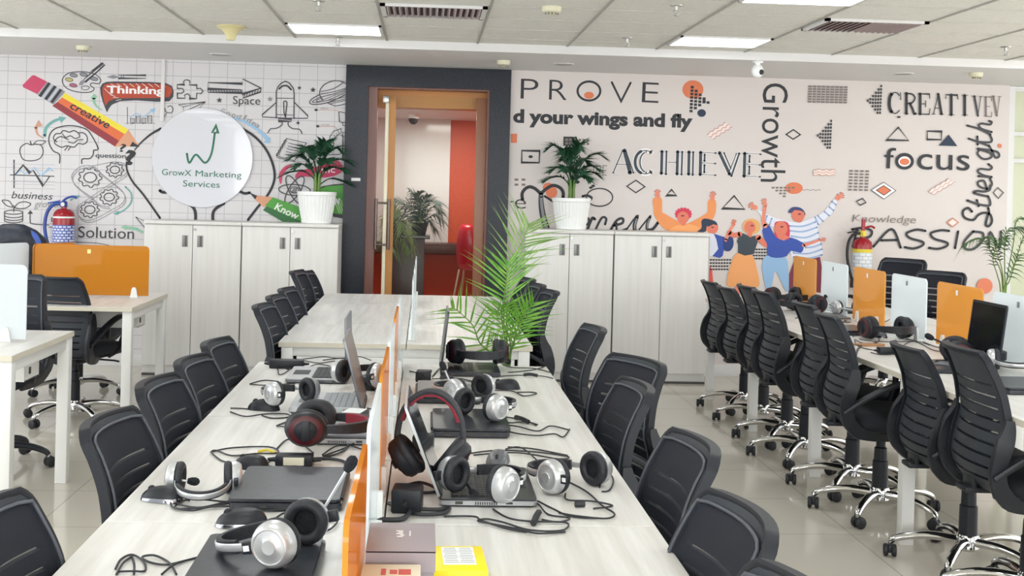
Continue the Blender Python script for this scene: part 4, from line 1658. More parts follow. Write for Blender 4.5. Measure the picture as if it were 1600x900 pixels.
# plant-side small marks
M.frame(790, 180, 4.737)
M.poly([(40, 138), (85, 136), (83, 205), (40, 205)], CORAL)
M.outline([(120, 262), (252, 265), (248, 352), (118, 350)], 11, I)
M.ell((185, 307), 16, 11, I)
for x in (80, 132):
    for y in (477, 514):
        M.poly([(x - 14, y - 8), (x + 14, y - 8), (x + 14, y + 8), (x - 14, y + 8)], GREYDOT)
M.poly([(428, 158), (528, 160), (525, 228), (428, 226)], I)
for x in range(3):
    for y in range(2):
        M.poly([(440 + 28 * x, 172 + 26 * y), (462 + 28 * x, 172 + 26 * y), (462 + 28 * x, 192 + 26 * y), (440 + 28 * x, 192 + 26 * y)], GREYDOT)
        M.poly([(538 + 30 * x, 175 + 27 * y), (558 + 30 * x, 175 + 27 * y), (558 + 30 * x, 194 + 27 * y), (538 + 30 * x, 194 + 27 * y)], GREYDOT)
M.text('OPE', (590, 442), (748, 450), 80, GREYDOT, -0.02)
M.text('e', (66, 690), (148, 694), 70, I, -0.012)
M.stroke([(40, 640), (55, 640)], 9, I, 0)
M.ell((340, 570), 42, 45, CORAL, 30)
M.ell((315, 535), 40, 35, CORAL, 30)
M.stroke([(125, 625), (122, 580), (145, 545), (180, 530), (220, 545), (260, 575), (300, 545), (350, 520), (400, 535), (425, 570), (425, 610)], 24, I, 5)
M.stroke([(262, 575), (262, 650), (275, 740), (305, 850)], 52, I, 5, False, (0.6, 1))
M.stroke([(264, 600), (266, 660), (282, 760), (306, 845)], 22, GREYP, 5)
M.stroke([(290, 600), (350, 638)], 16, I, 0)
M.ring((695, 608), 97, 66, 9, I, 44)
M.ell((366, 712), 8, 7, I, 12)
M.ell((530, 495), 18, 12, I, 18)
M.ell((648, 523), 14, 10, I, 18)
M.stroke([(570, 600), (605, 595), (635, 610), (625, 630)], 18, I, 5)
# "...ccess" brush script
M.stroke([(590, 765), (615, 765), (612, 800), (595, 810)], 14, I, 5)
M.frame(940, 210, 5.625)
for pts, wd in (([(-60, 850), (0, 735), (40, 740), (30, 790)], 20), ([(-130, 850), (-85, 740), (-60, 745)], 24), ([(80, 840), (120, 770), (160, 740), (188, 745), (180, 780), (110, 800)], 22),
                ([(130, 780), (140, 850), (220, 830)], 18), ([(220, 835), (280, 750), (320, 712)], 14), ([(310, 725), (290, 790), (290, 838)], 34), ([(330, 835), (390, 760), (430, 715)], 14),
                ([(425, 725), (400, 790), (405, 835), (450, 830), (495, 775)], 26)):
    M.stroke(pts, wd, I, 5)
M.stroke([(308, 740), (292, 800), (292, 836)], 12, GREYP, 4)
M.stroke([(422, 740), (402, 795), (405, 825)], 10, GREYP, 4)
# ---- painted people
M.frame(1010, 280, 5.0)
M.outline([(197, 82), (235, 127), (155, 126)], 11, I)
M.outline([(685, 130), (768, 234), (592, 228)], 11, I)


def hand(c, ang, r, m):
    """open painted hand: palm and five fingers"""
    a = radians(ang)
    M.ell(c, r * .62, r * .75, m, 18, ang + 90)
    for d, L in ((-62, .95), (-28, 1.5), (-8, 1.65), (12, 1.6), (32, 1.4)):
        q = a + radians(d)
        M.stroke([(c[0] + cos(a) * r * .2, c[1] + sin(a) * r * .2), (c[0] + cos(q) * r * L, c[1] + sin(q) * r * L)], r * .30, m, 0)


M.poly([(52, 150), (118, 150), (122, 250), (145, 270), (250, 330), (320, 345), (455, 275), (478, 240), (482, 165), (540, 165), (538, 270), (500, 340), (460, 410), (180, 410), (70, 300), (55, 230)], OJ, 3)
M.poly([(170, 402), (230, 360), (290, 355), (340, 350), (400, 370), (450, 410), (440, 430), (200, 430)], OJ2)
hand((88, 130), -95, 30, SKIN2)
hand((515, 145), -80, 30, SKIN2)
M.ell((288, 275), 62, 48, HAIR_R, 30)
for k in range(14):
    a = 2 * pi * k / 14
    M.ell((288 + 56 * cos(a), 272 + 42 * sin(a)), 12, 10, HAIR_R, 12)
M.ell((285, 300), 46, 48, SKIN, 30)
M.poly([(262, 335), (308, 335), (305, 358), (285, 364), (268, 358)], SKIN)
M.ell((282, 286), 15, 6, WINE, 14)
M.poly([(395, 410), (430, 380), (428, 330), (450, 308), (500, 315), (545, 335), (558, 375), (540, 360), (500, 355), (470, 370), (460, 410)], NAVY, 3)
M.ell((515, 378), 45, 50, SKIN, 26)
M.poly([(468, 330), (530, 325), (555, 360), (520, 352), (480, 372)], NAVY, 2)
M.ell((515, 376), 10, 5, NAVY, 12)
M.poly([(495, 420), (540, 430), (560, 500), (565, 560), (510, 600), (490, 600)], STRIPE)
M.poly([(525, 425), (600, 450), (610, 520), (595, 600), (572, 615), (515, 600), (560, 545), (545, 470)], BLUE)
M.poly([(600, 450), (625, 470), (660, 440), (680, 480), (675, 530), (650, 560), (620, 560), (600, 540)], DBLUE, 3)
M.stroke([(620, 475), (640, 420), (680, 355)], 26, SKIN2, 4, False, (1, .8))
hand((680, 350), -80, 22, SKIN)
M.poly([(492, 680), (512, 700), (522, 820), (488, 825)], mat('red_trouser_print', '#dc5a4c', 0.6))
for r in range(4):
    for k in range(8):
        x, y = 502 + 21.5 * k, 630 + 24.5 * r
        if x < 665 - 8 * r:
            M.poly([(x - 8, y - 6), (x + 8, y - 6), (x + 8, y + 6), (x - 8, y + 6)], I)
for r in range(4):
    for k in range(6):
        x, y = 838 + 21 * k, 548 + 24 * r
        M.poly([(x - 8, y - 6), (x + 8, y - 6), (x + 8, y + 6), (x - 8, y + 6)], I)
# man in the striped shirt (behind)
M.frame(1140, 280, 4.735)
M.poly([(485, 575), (665, 565), (682, 660), (672, 840), (600, 830), (560, 660), (475, 840), (440, 820), (440, 700)], WINE)
M.poly([(205, 225), (240, 240), (330, 285), (430, 310), (510, 320), (600, 290), (700, 235), (770, 150), (795, 160), (755, 255), (660, 335), (660, 430), (685, 520), (680, 570), (560, 590), (455, 580), (430, 400), (300, 345), (230, 270)], STRIPE, 2)
for k, (a, c, d) in enumerate((((440, 345), (540, 348), (635, 315)), ((440, 380), (540, 388), (645, 355)), ((455, 420), (560, 432), (655, 395)), ((460, 458), (560, 470), (662, 440)), ((560, 505), (620, 500), (678, 478)), ((470, 545), (580, 550), (682, 518)), ((470, 575), (580, 585), (680, 560)))):
    M.stroke([a, c, d], 13, STRIPE_B, 4)
for a, c in (((755, 165), (785, 190)), ((735, 205), (768, 232)), ((700, 240), (735, 270)), ((650, 270), (690, 312)), ((630, 280), (655, 335)), ((310, 290), (295, 335)), ((275, 270), (262, 310))):
    M.stroke([a, c], 12, STRIPE_B, 0)
hand((800, 138), -35, 30, SKIN2)
hand((185, 208), -150, 30, SKIN2)
M.poly([(435, 250), (440, 225), (470, 205), (520, 210), (550, 235), (558, 268), (500, 250)], mat('indigo_print', '#3a4272', 0.6), 2)
M.ell((505, 265), 48, 50, SKIN, 28)
M.poly([(480, 290), (545, 285), (530, 318), (510, 322), (490, 310)], SKIN)
M.poly([(440, 245), (455, 218), (490, 206), (530, 218), (552, 245), (520, 232), (480, 228), (455, 250)], mat('indigo_print', '#3a4272', 0.6))
M.ell((515, 258), 13, 6, WINE, 14)
# woman in the apricot skirt
M.poly([(60, 540), (165, 560), (200, 660), (220, 780), (170, 800), (40, 795), (-25, 780), (10, 620)], OJ2, 2)
M.poly([(35, 790), (75, 795), (75, 860), (40, 860)], SKIN2)
M.poly([(75, 400), (100, 400), (150, 425), (185, 418), (212, 425), (205, 470), (175, 555), (110, 565), (60, 545), (62, 480), (52, 460)], SLATE)
M.stroke([(210, 430), (255, 475), (295, 490)], 42, SKIN, 3)
M.stroke([(300, 495), (285, 400), (275, 370)], 30, SKIN2, 3)
hand((275, 362), -80, 18, SKIN2)
M.stroke([(75, 405), (30, 415), (-5, 395)], 36, SKIN, 3)
M.ell((160, 350), 66, 58, mat('blond_print', '#e3ab66', 0.6), 30)
M.ell((148, 355), 42, 46, SKIN, 26)
M.poly([(130, 390), (165, 390), (162, 425), (150, 430), (135, 420)], SKIN)
M.ell((165, 343), 12, 6, WINE, 14)
# woman in the blue top and jeans
M.poly([(270, 565), (410, 575), (432, 660), (435, 830), (400, 800), (350, 690), (330, 690), (300, 830), (268, 810), (240, 660), (245, 610)], JEAN, 2)
M.poly([(240, 380), (262, 345), (295, 345), (335, 420), (400, 450), (450, 430), (540, 470), (545, 510), (525, 545), (450, 530), (420, 570), (340, 582), (280, 560), (275, 480), (255, 440)], BLUE, 2)
M.stroke([(262, 345), (248, 300), (262, 190)], 34, SKIN2, 3, False, (1, .75))
hand((258, 182), -100, 24, SKIN2)
M.stroke([(545, 490), (620, 465), (670, 448)], 26, SKIN2, 3, False, (1, .6))
hand((680, 448), -5, 18, SKIN2)
M.poly([(330, 330), (350, 312), (410, 312), (440, 345), (442, 430), (420, 445), (340, 430), (330, 380)], HAIR_R, 2)
M.ell((378, 365), 48, 55, SKIN, 28)
M.poly([(345, 410), (410, 410), (442, 430), (400, 455), (360, 440)], SKIN)
M.ell((385, 352), 13, 6, WINE, 14)
# ---- marks at the right
M.frame(1250, 120, 5.0)


def blocks(x0, y0, dx, dy, nx, ny, w, h, m, sk=0.0, sl=0.0):
    for r in range(ny):
        for k in range(nx):
            x, y = x0 + dx * k - sk * r, y0 + dy * r + sl * k
            M.poly([(x - w / 2, y - h / 2), (x + w / 2, y - h / 2), (x + w / 2, y + h / 2), (x - w / 2, y + h / 2)], m)


blocks(78, 76, 34.8, 19.8, 9, 7, 27, 14, GREYDOT, 1, 0.8)
blocks(397, 735, 42, 24.5, 4, 7, 27, 14, GREYDOT, 1.5, 1)
for ox, oy in ((0, 0), (-391, 272)):
    for k, (x, n, y) in enumerate(((632, 9, 73), (611, 8, 100), (590, 6, 126), (568, 4, 152), (546, 2, 176), (527, 1, 187))):
        for r in range(n):
            xx, yy = x + ox - 1.2 * r, y + oy + 26 * r
            M.poly([(xx - 7, yy - 9), (xx + 7, yy - 9), (xx + 7, yy + 9), (xx - 7, yy + 9)], I)
waves(105, 726, 55, 1, 3, 6, -1, 20, 3, 5, TANP, BLUSH)
M.poly([(650, 825), (745, 888), (652, 955), (552, 885)], WHITE_P)
M.outline([(650, 825), (745, 888), (652, 955), (552, 885)], 5, INK2)
M.poly([(650, 850), (705, 888), (652, 925), (592, 886)], CORAL)
M.outline([(650, 850), (705, 888), (652, 925), (592, 886)], 6, INK2)
# CREATIVEV in a condensed slab serif
M.frame(1370, 120, 5.0)


def serif(x, y, w=26, t=5, m=I):
    M.stroke([(x - w / 2, y), (x + w / 2, y)], t, m, 0)


def stem(x, y0, y1, w, m=I, sw=None):
    M.stroke([(x, y0), (x, y1)], w, m, 0)
    serif(x, y0, sw or w + 14, 5, m)
    serif(x, y1, sw or w + 14, 5, m)


M.ring((140, 205), 46, 82, 8, I, 40, 0, 45, 315)
M.ring((118, 205), 24, 70, 26, I, 30, 0, 100, 260)
M.stroke([(182, 125), (184, 180)], 7, I, 0)
stem(228, 130, 288, 22)
M.stroke([(235, 131), (275, 138), (295, 168), (270, 205), (235, 208)], 12, I, 5)
M.stroke([(255, 208), (275, 250), (288, 288), (300, 288)], 18, I, 4)
stem(335, 134, 292, 22)
M.stroke([(330, 134), (408, 136), (410, 170)], 7, I, 0)
M.stroke([(335, 212), (378, 212)], 7, I, 0)
M.stroke([(378, 190), (378, 235)], 7, I, 0)
M.stroke([(330, 292), (405, 294), (412, 250)], 7, I, 0)
M.stroke([(476, 135), (502, 292)], 20, I, 0)
M.stroke([(476, 135), (440, 290)], 7, I, 0)
M.stroke([(452, 245), (492, 247)], 6, I, 0)
serif(440, 292, 26)
serif(503, 294, 32)
stem(578, 142, 298, 22, I, 46)
M.stroke([(534, 170), (538, 141), (626, 144), (630, 175)], 8, I, 0)
stem(683, 146, 300, 22, I, 46)
for dx, m, s in ((0, INK2, 1), (148, GREYDOT, .85)):
    M.stroke([(758 + dx, 152), (786 + dx, 305)], 17 * s, m, 0)
    M.stroke([(786 + dx, 305), (808 + dx, 155)], 6, m, 0)
    serif(757 + dx, 152, 34 * s, 5, m)
    serif(808 + dx, 155, 26 * s, 5, m)
stem(848, 158, 308, 14, GREYDOT)
M.stroke([(848, 157), (892, 160), (893, 190)], 6, GREYDOT, 0)
M.stroke([(848, 232), (878, 233)], 6, GREYDOT, 0)
M.stroke([(848, 310), (892, 312), (895, 275)], 6, GREYDOT, 0)
M.poly([(157, 308), (182, 308), (180, 322), (155, 322)], I)
M.outline([(165, 395), (245, 498), (72, 494)], 10, I)
M.outline([(390, 425), (503, 428), (500, 492), (390, 490)], 10, I)
M.poly([(558, 452), (625, 542), (480, 538)], NAVY)
M.text('f', (52, 714), (140, 718), 165, I, 0.0)
M.ring((213, 660), 60, 52, 26, I)
M.ell((212, 662), 48, 40, WHITE_P)
M.ell((212, 664), 38, 26, CORAL)
M.text('cus', (310, 722), (720, 732), 122, I, 0.0, 0, 1.0)
waves(395, 895, 42, -25, 4, 5, 22, 12, 3, 4, mat('dusty_rose_print', '#b98a80', 0.6), BLUSH)
M.ell((958, 540), 14, 17, CORAL)
M.outline([(940, 865), (985, 905), (945, 950), (905, 905)], 7, INK2)
# "Strength" running up the wall, rounded script
M.frame(1310, 270, 5.293)
for pts in ([(1100, 320), (1065, 290), (1025, 320), (1040, 370), (1110, 390), (1150, 350), (1200, 330), (1250, 345), (1265, 400), (1240, 440), (1215, 430), (1225, 370), (1240, 330), (1235, 290)],
            [(1062, 228), (1160, 262), (1240, 270), (1250, 240), (1235, 195)], [(1140, 225), (1155, 275)],
            [(1235, 195), (1180, 185), (1115, 165), (1140, 150), (1200, 155), (1245, 140), (1252, 105)]):
    M.stroke(pts, 20, I if pts[0][1] > 250 else INK2, 5)
M.frame(1370, 120, 5.0)
for yb, sc, strokes in ((880, 88, [[(0, .35), (.75, .55), (.65, .98), (.25, .85), (.08, .3), (.45, 0), (1.02, .15)]]),
                        (788, 95, [[(.12, .95), (.05, .02)], [(.05, .02), (.2, .6), (.5, .98), (.72, .8), (.66, .2), (.85, 0), (1.12, .25)]]),
                        (652, 100, [[(.85, .85), (.5, 1.0), (.1, .6), (.2, .08), (.55, .1), (.85, .9)], [(.9, 1.0), (.78, .1), (.62, -.4), (.3, -.5), (.22, -.25), (.7, -.02), (1.15, .2)]]),
                        (540, 92, [[(0, .2), (.35, 1.0), (.62, 1.62)], [(.35, 1.0), (.3, .2), (.5, 0), (.95, .15)], [(.1, 1.0), (.8, 1.02)]]),
                        (452, 98, [[(0, .1), (.45, .9), (.72, 1.72)], [(.72, 1.72), (.2, .02)], [(.2, .02), (.45, .7), (.75, .92), (.88, .7), (.8, .15), (1.0, .02), (1.08, .2)]])):
    for st_ in strokes:
        M.stroke([(895 - 112 * ly, yb - sc * lx) for lx, ly in st_], 17, INK2, 6)
# Knowledge and PASSION
M.frame(1310, 270, 5.293)
M.text('Knowledge', (108, 405), (636, 418), 62, GREYDOT, -0.008, 0.15)
for pts in ([(110, 468), (200, 455), (270, 480), (250, 530), (140, 545)], [(150, 465), (115, 610)],
            [(285, 610), (435, 465), (510, 618)], [(350, 558), (475, 555)],
            [(715, 480), (640, 470), (560, 500), (590, 540), (690, 570), (690, 600), (620, 625), (545, 615)],
            [(910, 480), (840, 475), (760, 500), (790, 545), (890, 575), (890, 605), (820, 628), (745, 620)],
            [(985, 485), (960, 622)],
            [(1110, 485), (1190, 500), (1180, 570), (1110, 630), (1045, 625), (1035, 570), (1110, 485)],
            [(1240, 620), (1250, 490), (1325, 620), (1340, 485)]):
    M.stroke(pts, 20, I if pts[0][0] < 1000 else INK2, 6)
M.outline([(195, 212), (225, 245), (175, 268), (145, 237)], 9, I)
M.poly([(940, 372), (990, 410), (938, 450), (890, 410)], BLUSH)
M.outline([(940, 376), (985, 410), (938, 446), (895, 410)], 10, mat('rose_brown_print', '#c77f6a', 0.6))
M.frame(1480, 330, 6.0)
M.ell((345, 700), 74, 72, mat('faded_coral_print', '#e0805f', 0.6))
mur = M.b.build('wall_mural')
tag(mur, 'blush mural right of the door with motivational words and five cheering painted people', 'mural')
# ================================================================== PLANTS
LEAF_D = noise_mat('dark_green_leaf', '#173f2b', '#24573a', (40, 40, 40), 0.45, 2)
LEAF_B = noise_mat('bright_green_leaf', '#5c9a32', '#86bb47', (20, 20, 20), 0.42, 2)
LEAF_M = noise_mat('mid_green_leaf', '#3a5b33', '#56784a', (25, 25, 25), 0.5, 2)
STEM_G = mat('green_stem', '#6f8f45', 0.5)
SOIL = noise_mat('dark_soil', '#2a211b', '#3a2d24', (80, 80, 80), 0.9, 3)


def frond(name, parent, rach, leaf_len, leaf_w, n, m, side, start=0.25, ang=48, droop=0.25, stem_r=0.003, seed=1, local=True, tipk=0.5):
    """palm frond: rachis points, paired blade leaflets; side = lateral direction of the frond plane"""
    rnd = random.Random(seed)
    P = smooth_path(rach, 8)
    b = MB()
    N = len(P)
    b.tube(P, [stem_r * (1 - 0.7 * i / (N - 1)) for i in range(N)], STEM_G if m is not LEAF_D else m, 6)
    side = Vector(side).normalized()
    for k in range(n):
        f = start + (1 - start) * (k + 0.5) / n
        x = f * (N - 1)
        i = min(int(x), N - 2)
        q = P[i].lerp(P[i + 1], x - i)
        t = (P[i + 1] - P[i]).normalized()
        s = (side - t * side.dot(t)).normalized()
        up = t.cross(s)
        if up.z < 0:
            up = -up
        g = (f - start) / (1 - start)
        L = leaf_len * (0.55 + 0.9 * sin(pi * min(0.12 + 0.72 * g, 1))) * (1 - (1 - tipk) * g ** 3) * rnd.uniform(.88, 1.08) / 1.3
        for sg in (-1, 1):
            a = radians(ang - 22 * g + rnd.uniform(-6, 6))
            d = (t * cos(a) + s * (sg * sin(a)) + up * rnd.uniform(0.0, .22)).normalized()
            wv = d.cross(up).normalized() * (leaf_w / 2)
            nrm = wv.cross(d).normalized()
            vs = []
            K = 5
            for j in range(K + 1):
                h = j / K
                c = q + d * (L * h) + Vector((0, 0, -1)) * (droop * L * h * h)
                ww = (0.35 + 0.65 * sin(pi * min(h * 1.3 + 0.15, 1))) * (1 - h ** 3) if j < K else 0.02
                vs += [c - wv * ww - nrm * (0.12 * leaf_w * ww), c + nrm * (0.14 * leaf_w * ww), c + wv * ww - nrm * (0.12 * leaf_w * ww)]
            fs = []
            for j in range(K):
                o = 3 * j
                fs += [[o, o + 1, o + 4, o + 3], [o + 1, o + 2, o + 5, o + 4]]
            b.add(vs, fs, m)
    if local:
        return attach_world(b, name, parent)
    return b.build(name, parent)


def fluted_pot(parent, rt, rb, h):
    b = MB()
    b.lathe([(0, 0), (rb * .98, 0), (rb * 1.03, 0.006), (rb * 1.03, 0.018), (rb, 0.022)], CLIP, 48)
    b.lathe([(rb, 0.02), (rb + (rt - rb) * .45, h * .45), (rt * .95, h - 0.03)], CLIP, 96, flute=(0.02, 32), cap=False)
    b.lathe([(rt * .96, h - 0.032), (rt, h - 0.028), (rt, h), (rt * .93, h), (rt * .90, h - 0.03), (0, h - 0.03)], CLIP, 48, cap=False)
    b.build('pot', parent)
    b = MB()
    b.lathe([(0, h - 0.022), (rt * .90, h - 0.026)], SOIL, 24, cap=False)
    b.build('soil', parent)


def cabinet_palm(px, label, fronds, seed):
    q = at(px, 352, 'y', 9.42)
    t = thing('potted_palm', label, 'plant', (q.x, 9.42, 1.2105), 0, 'artificial palms on the cabinets')
    fluted_pot(t, 0.158, 0.117, 0.255)
    base = Vector((q.x, 9.42, 1.21 + 0.235))
    b = MB()
    for k in range(5):
        a = 2 * pi * k / 5 + .4
        b.tube(smooth_path([base + Vector((0.022 * cos(a), 0.022 * sin(a), 0)), base + Vector((0.02 * cos(a), 0.02 * sin(a), .09)), base + Vector((0.03 * cos(a), 0.03 * sin(a), .17))], 4), 0.010, STEM_G, 8)
    attach_world(b, 'stem', t)
    for k, (dx, dy, dz, z0) in enumerate(fronds):
        p0 = base + Vector((0, 0, z0))
        p1 = base + Vector((dx * .35, dy * .35, z0 + (dz - z0) * .62 + .04))
        p2 = base + Vector((dx * .72, dy * .72, dz + .012))
        p3 = base + Vector((dx, dy, dz - .02))
        frond('frond', t, [p0, p1, p2, p3], 0.130, 0.021, 19, LEAF_D, Vector((-dy, dx, 0.0)) if abs(dx) + abs(dy) > .05 else (1, 0, 0), 0.25, 52, 0.12, 0.006, seed + k)
    return t


cabinet_palm(494, 'dark green palm in a fluted white pot on the cabinet left of the door',
             [(-.28, -.02, .16, .10), (-.22, -.14, .29, .12), (-.10, -.20, .36, .14), (.09, -.16, .41, .15), (.20, -.08, .36, .14), (.27, -.05, .27, .12),
              (.24, -.15, .20, .10), (-.16, -.22, .22, .10), (.05, .16, .40, .14), (-.14, .10, .34, .14), (.12, -.24, .27, .12), (.26, .06, .10, .06)], 11)
cabinet_palm(892, 'dark green palm in a fluted white pot on the cabinet right of the door',
             [(-.21, -.02, .43, .14), (-.10, -.10, .40, .15), (.05, -.08, .44, .16), (.26, -.04, .37, .14), (.20, -.12, .27, .12), (-.19, -.10, .25, .12),
              (-.23, -.06, .17, .10), (.22, -.02, .22, .10), (.06, -.20, .24, .12), (-.06, .14, .36, .14), (.14, .10, .33, .14), (-.10, -.20, .26, .12), (.12, -.18, .18, .10)], 41)


def px_frond(parent, pts, y, L, w, n, m, side, seed, dyk=0.0, **kw):
    P = []
    for i, (a, c) in enumerate(pts):
        P.append(at(a, c, 'y', y + dyk * i / (len(pts) - 1)))
    return frond('frond', parent, P, L, w, n, m, side, seed=seed, **kw)


# tall palm standing on the floor between the two central desks
PYY = 5.33
pb = at(790, 560, 'y', PYY)
t = thing('potted_palm', 'tall bright green palm standing between the two central desks', 'plant', (pb.x, PYY, 0))
b = MB()
b.lathe([(0, 0), (0.10, 0), (0.105, 0.01), (0.14, 0.26), (0.145, 0.27), (0.145, 0.29), (0.13, 0.29), (0.125, 0.26), (0, 0.26)], CLIP, 40)
b.build('pot', t)
b = MB()
b.lathe([(0, 0.262), (0.124, 0.262)], SOIL, 24, cap=False)
b.build('soil', t)
Q = lambda x, y: (680 + x / 4.09, 340 + y / 4.09)
base = Vector((pb.x, PYY, 0.25))
stems = []
for k, (pts, L, wd, n, dyk, sd, st) in enumerate((
        ([(460, 930), (455, 700), (470, 420), (515, 250), (570, 120), (600, 40)], .25, .009, 14, -.10, (1, -.35, .15), .42),
        ([(455, 930), (440, 720), (440, 520), (455, 400), (462, 290)], .27, .0105, 12, -.12, (1, .3, 0), .40),
        ([(440, 930), (380, 880), (285, 800), (240, 690), (150, 600), (105, 575)], .19, .0095, 12, -.16, (.75, -.2, .65), .22),
        ([(470, 930), (500, 800), (530, 700), (575, 620), (630, 545)], .19, .010, 11, -.12, (.8, .3, -.5), .30),
        ([(462, 930), (450, 800), (430, 690), (425, 620), (430, 560)], .20, .010, 10, -.2, (1, -.3, 0), .30),
        ([(475, 930), (485, 840), (470, 760), (430, 660), (395, 600)], .18, .010, 9, -.22, (.9, .3, .3), .25),
        ([(478, 930), (490, 840), (520, 760), (560, 690), (600, 600)], .18, .0095, 9, -.05, (.8, -.4, -.4), .25),
        ([(450, 930), (420, 840), (380, 800), (350, 770)], .13, .009, 7, -.2, (.7, .2, .7), .3))):
    P = [base] + [at(*Q(*q), 'y', PYY + dyk * i / (len(pts) - 1)) for i, q in enumerate(pts)]
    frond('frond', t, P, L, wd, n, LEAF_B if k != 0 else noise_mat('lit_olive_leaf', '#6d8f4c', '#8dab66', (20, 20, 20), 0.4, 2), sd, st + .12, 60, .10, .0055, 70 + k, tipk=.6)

# palm in the right-hand corner
PY2 = 8.85
pb = at(1568, 470, 'y', PY2)
t = thing('potted_palm', 'slender drooping palm standing in the corner by the right end of the mural', 'plant', (pb.x, PY2, 0))
b = MB()
b.lathe([(0, 0), (0.13, 0), (0.135, 0.01), (0.17, 0.36), (0.175, 0.38), (0.155, 0.38), (0.15, 0.34), (0, 0.34)], CLIP, 40)
b.build('pot', t)
base = Vector((pb.x, PY2, 0.33))
Q = lambda x, y: (1480 + x / 6.0, 330 + y / 6.0)
for k, (pts, L, n, dyk, sd, dr) in enumerate((
        ([(520, 760), (500, 560), (430, 420), (340, 270), (250, 260), (170, 300)], .17, 17, -.15, (.2, -.9, .35), .9),
        ([(525, 760), (515, 560), (470, 400), (420, 260), (380, 235)], .17, 14, -.2, (.5, -.8, .2), .9),
        ([(540, 760), (540, 560), (538, 380), (545, 220), (600, 160), (700, 150)], .18, 16, -.1, (.2, -.9, .35), .9),
        ([(545, 760), (580, 660), (640, 480), (690, 310), (740, 200), (800, 160)], .20, 15, -.1, (.3, .8, .3), .8),
        ([(500, 760), (470, 600), (430, 450), (480, 300), (560, 250)], .15, 12, -.25, (.4, -.8, .2), .9),
        ([(530, 760), (540, 700), (600, 560), (660, 430), (700, 400)], .16, 10, -.3, (.4, -.7, .2), .7),
        ([(550, 760), (565, 600), (620, 300), (640, 120), (680, 70), (760, 90)], .18, 15, -.05, (.3, .8, .3), .9))):
    P = [base] + [at(*Q(*q), 'y', PY2 + dyk * i / (len(pts) - 1)) for i, q in enumerate(pts)]
    frond('frond', t, P, L, .011, n, LEAF_M, sd, .5, 52, dr, .006, 140 + k, tipk=.6)

# ================================================================== CABIN FURNITURE
t = thing('plinth_stand', 'dark brown wooden stand carrying palms behind the glass door', 'stand', (-0.17, 10.65, 0))
b = MB()
b.box((0, 0, 0.53), (0.35, 0.36, 1.06), DARK_WOOD, bev=0.004)
b.build('body', t)
b = MB()
b.box((0.02, 0, 1.075), (0.40, 0.40, 0.03), mat('dark_stand_top', '#4b4542', 0.2), bev=0.003)
b.build('stand_top', t)


def cabin_palm(x, y, z, px_list, label, m, seed):
    t = thing('potted_palm', label, 'plant', (x, y, z), 0, None)
    b = MB()
    b.lathe([(0, 0), (0.06, 0), (0.08, 0.10), (0.085, 0.11), (0.075, 0.11), (0, 0.10)], BLACK_PLASTIC, 24)
    b.build('pot', t)
    base = Vector((x, y, z + .10))
    for k, (pts, sd) in enumerate(px_list):
        P = [base] + [at(a, c, 'y', y - .06 * i) for i, (a, c) in enumerate(pts)]
        frond('frond', t, P, .19, .013, 19, m, sd, .25, 52, .6, .004, seed + k, tipk=.6)


cabin_palm(-0.05, 10.72, 1.09, [([(655, 340), (650, 310), (640, 298)], (.3, .9, .2)), ([(660, 340), (672, 315), (688, 318)], (.3, .9, .2)), ([(650, 345), (630, 318), (615, 312)], (.3, .9, .2)),
                                ([(662, 345), (680, 335), (692, 345)], (.2, .9, .2)), ([(655, 345), (660, 320), (668, 305)], (.9, .3, 0)), ([(648, 350), (632, 335), (618, 345)], (.3, .9, 0)), ([(660, 350), (672, 345), (680, 360)], (.3, .9, 0)), ([(650, 340), (640, 320), (628, 325)], (.4, .8, .2)), ([(664, 338), (678, 322), (690, 332)], (.4, .8, .2)), ([(658, 335), (652, 312), (655, 300)], (.8, .5, 0))],
           'dark palm on the brown stand behind the glass door', noise_mat('dark_palm_leaf', '#2c4636', '#47624c', (25, 25, 25), 0.5, 2), 210)  # foliage in a deeper green than the pale palm beside it
cabin_palm(-0.255, 10.58, 1.09, [([(618, 355), (608, 345), (602, 365)], (.3, .9, .2)), ([(622, 355), (635, 350), (645, 372)], (.3, .9, .2)), ([(620, 352), (618, 335), (612, 322)], (.9, .3, 0)), ([(615, 358), (605, 360), (600, 385)], (.3, .9, .2)),
                                 ([(624, 356), (640, 362), (648, 385)], (.3, .9, .2)), ([(620, 355), (625, 345), (628, 360)], (.9, .2, 0)), ([(618, 358), (612, 365), (612, 390)], (.8, .4, 0)), ([(626, 360), (634, 370), (640, 392)], (.6, .7, 0)), ([(615, 350), (606, 338), (600, 345)], (.5, .8, .2))],
           'pale green palm at the left of the brown stand behind the glass door', noise_mat('pale_palm_leaf', '#7b9556', '#a3b67c', (25, 25, 25), 0.5, 2), 240)

RED = mat('glossy_red_plastic', '#c8102a', 0.25)
q = at(733, 390, 'y', 11.1)
t = thing('bar_stool', 'red plastic high stool with thin pale legs behind the glass door', 'stool', (q.x + .005, 11.1, 0), -115)
b = MB()
for xx in [0]:
    prof = smooth_path([(.06, 0, 1.17), (.10, 0, 1.15), (.115, 0, 1.05), (.105, 0, .92), (.07, 0, .80), (-.02, 0, .755), (-.16, 0, .765), (-.19, 0, .75)], 5)
    b.ribbon(prof, [.10 + .08 * min(1, i / 12) for i in range(len(prof))], 0.03, (0, 1, 0), RED)
b.build('shell_seat', t, sharp=1.2)
for sx in (-1, 1):
    for sy in (-1, 1):
        b = MB()
        b.tube([(sx * .06 - .03, sy * .09, .75), (sx * .15 - .03, sy * .19, 0.0)], 0.011, mat('pale_metal_leg', '#cfc7b2', 0.3, .6), 10)
        b.build('leg', t)
b = MB()
R4 = [(sx * .125 - .03, sy * .162, .22) for sx, sy in ((-1, -1), (1, -1), (1, 1), (-1, 1))]
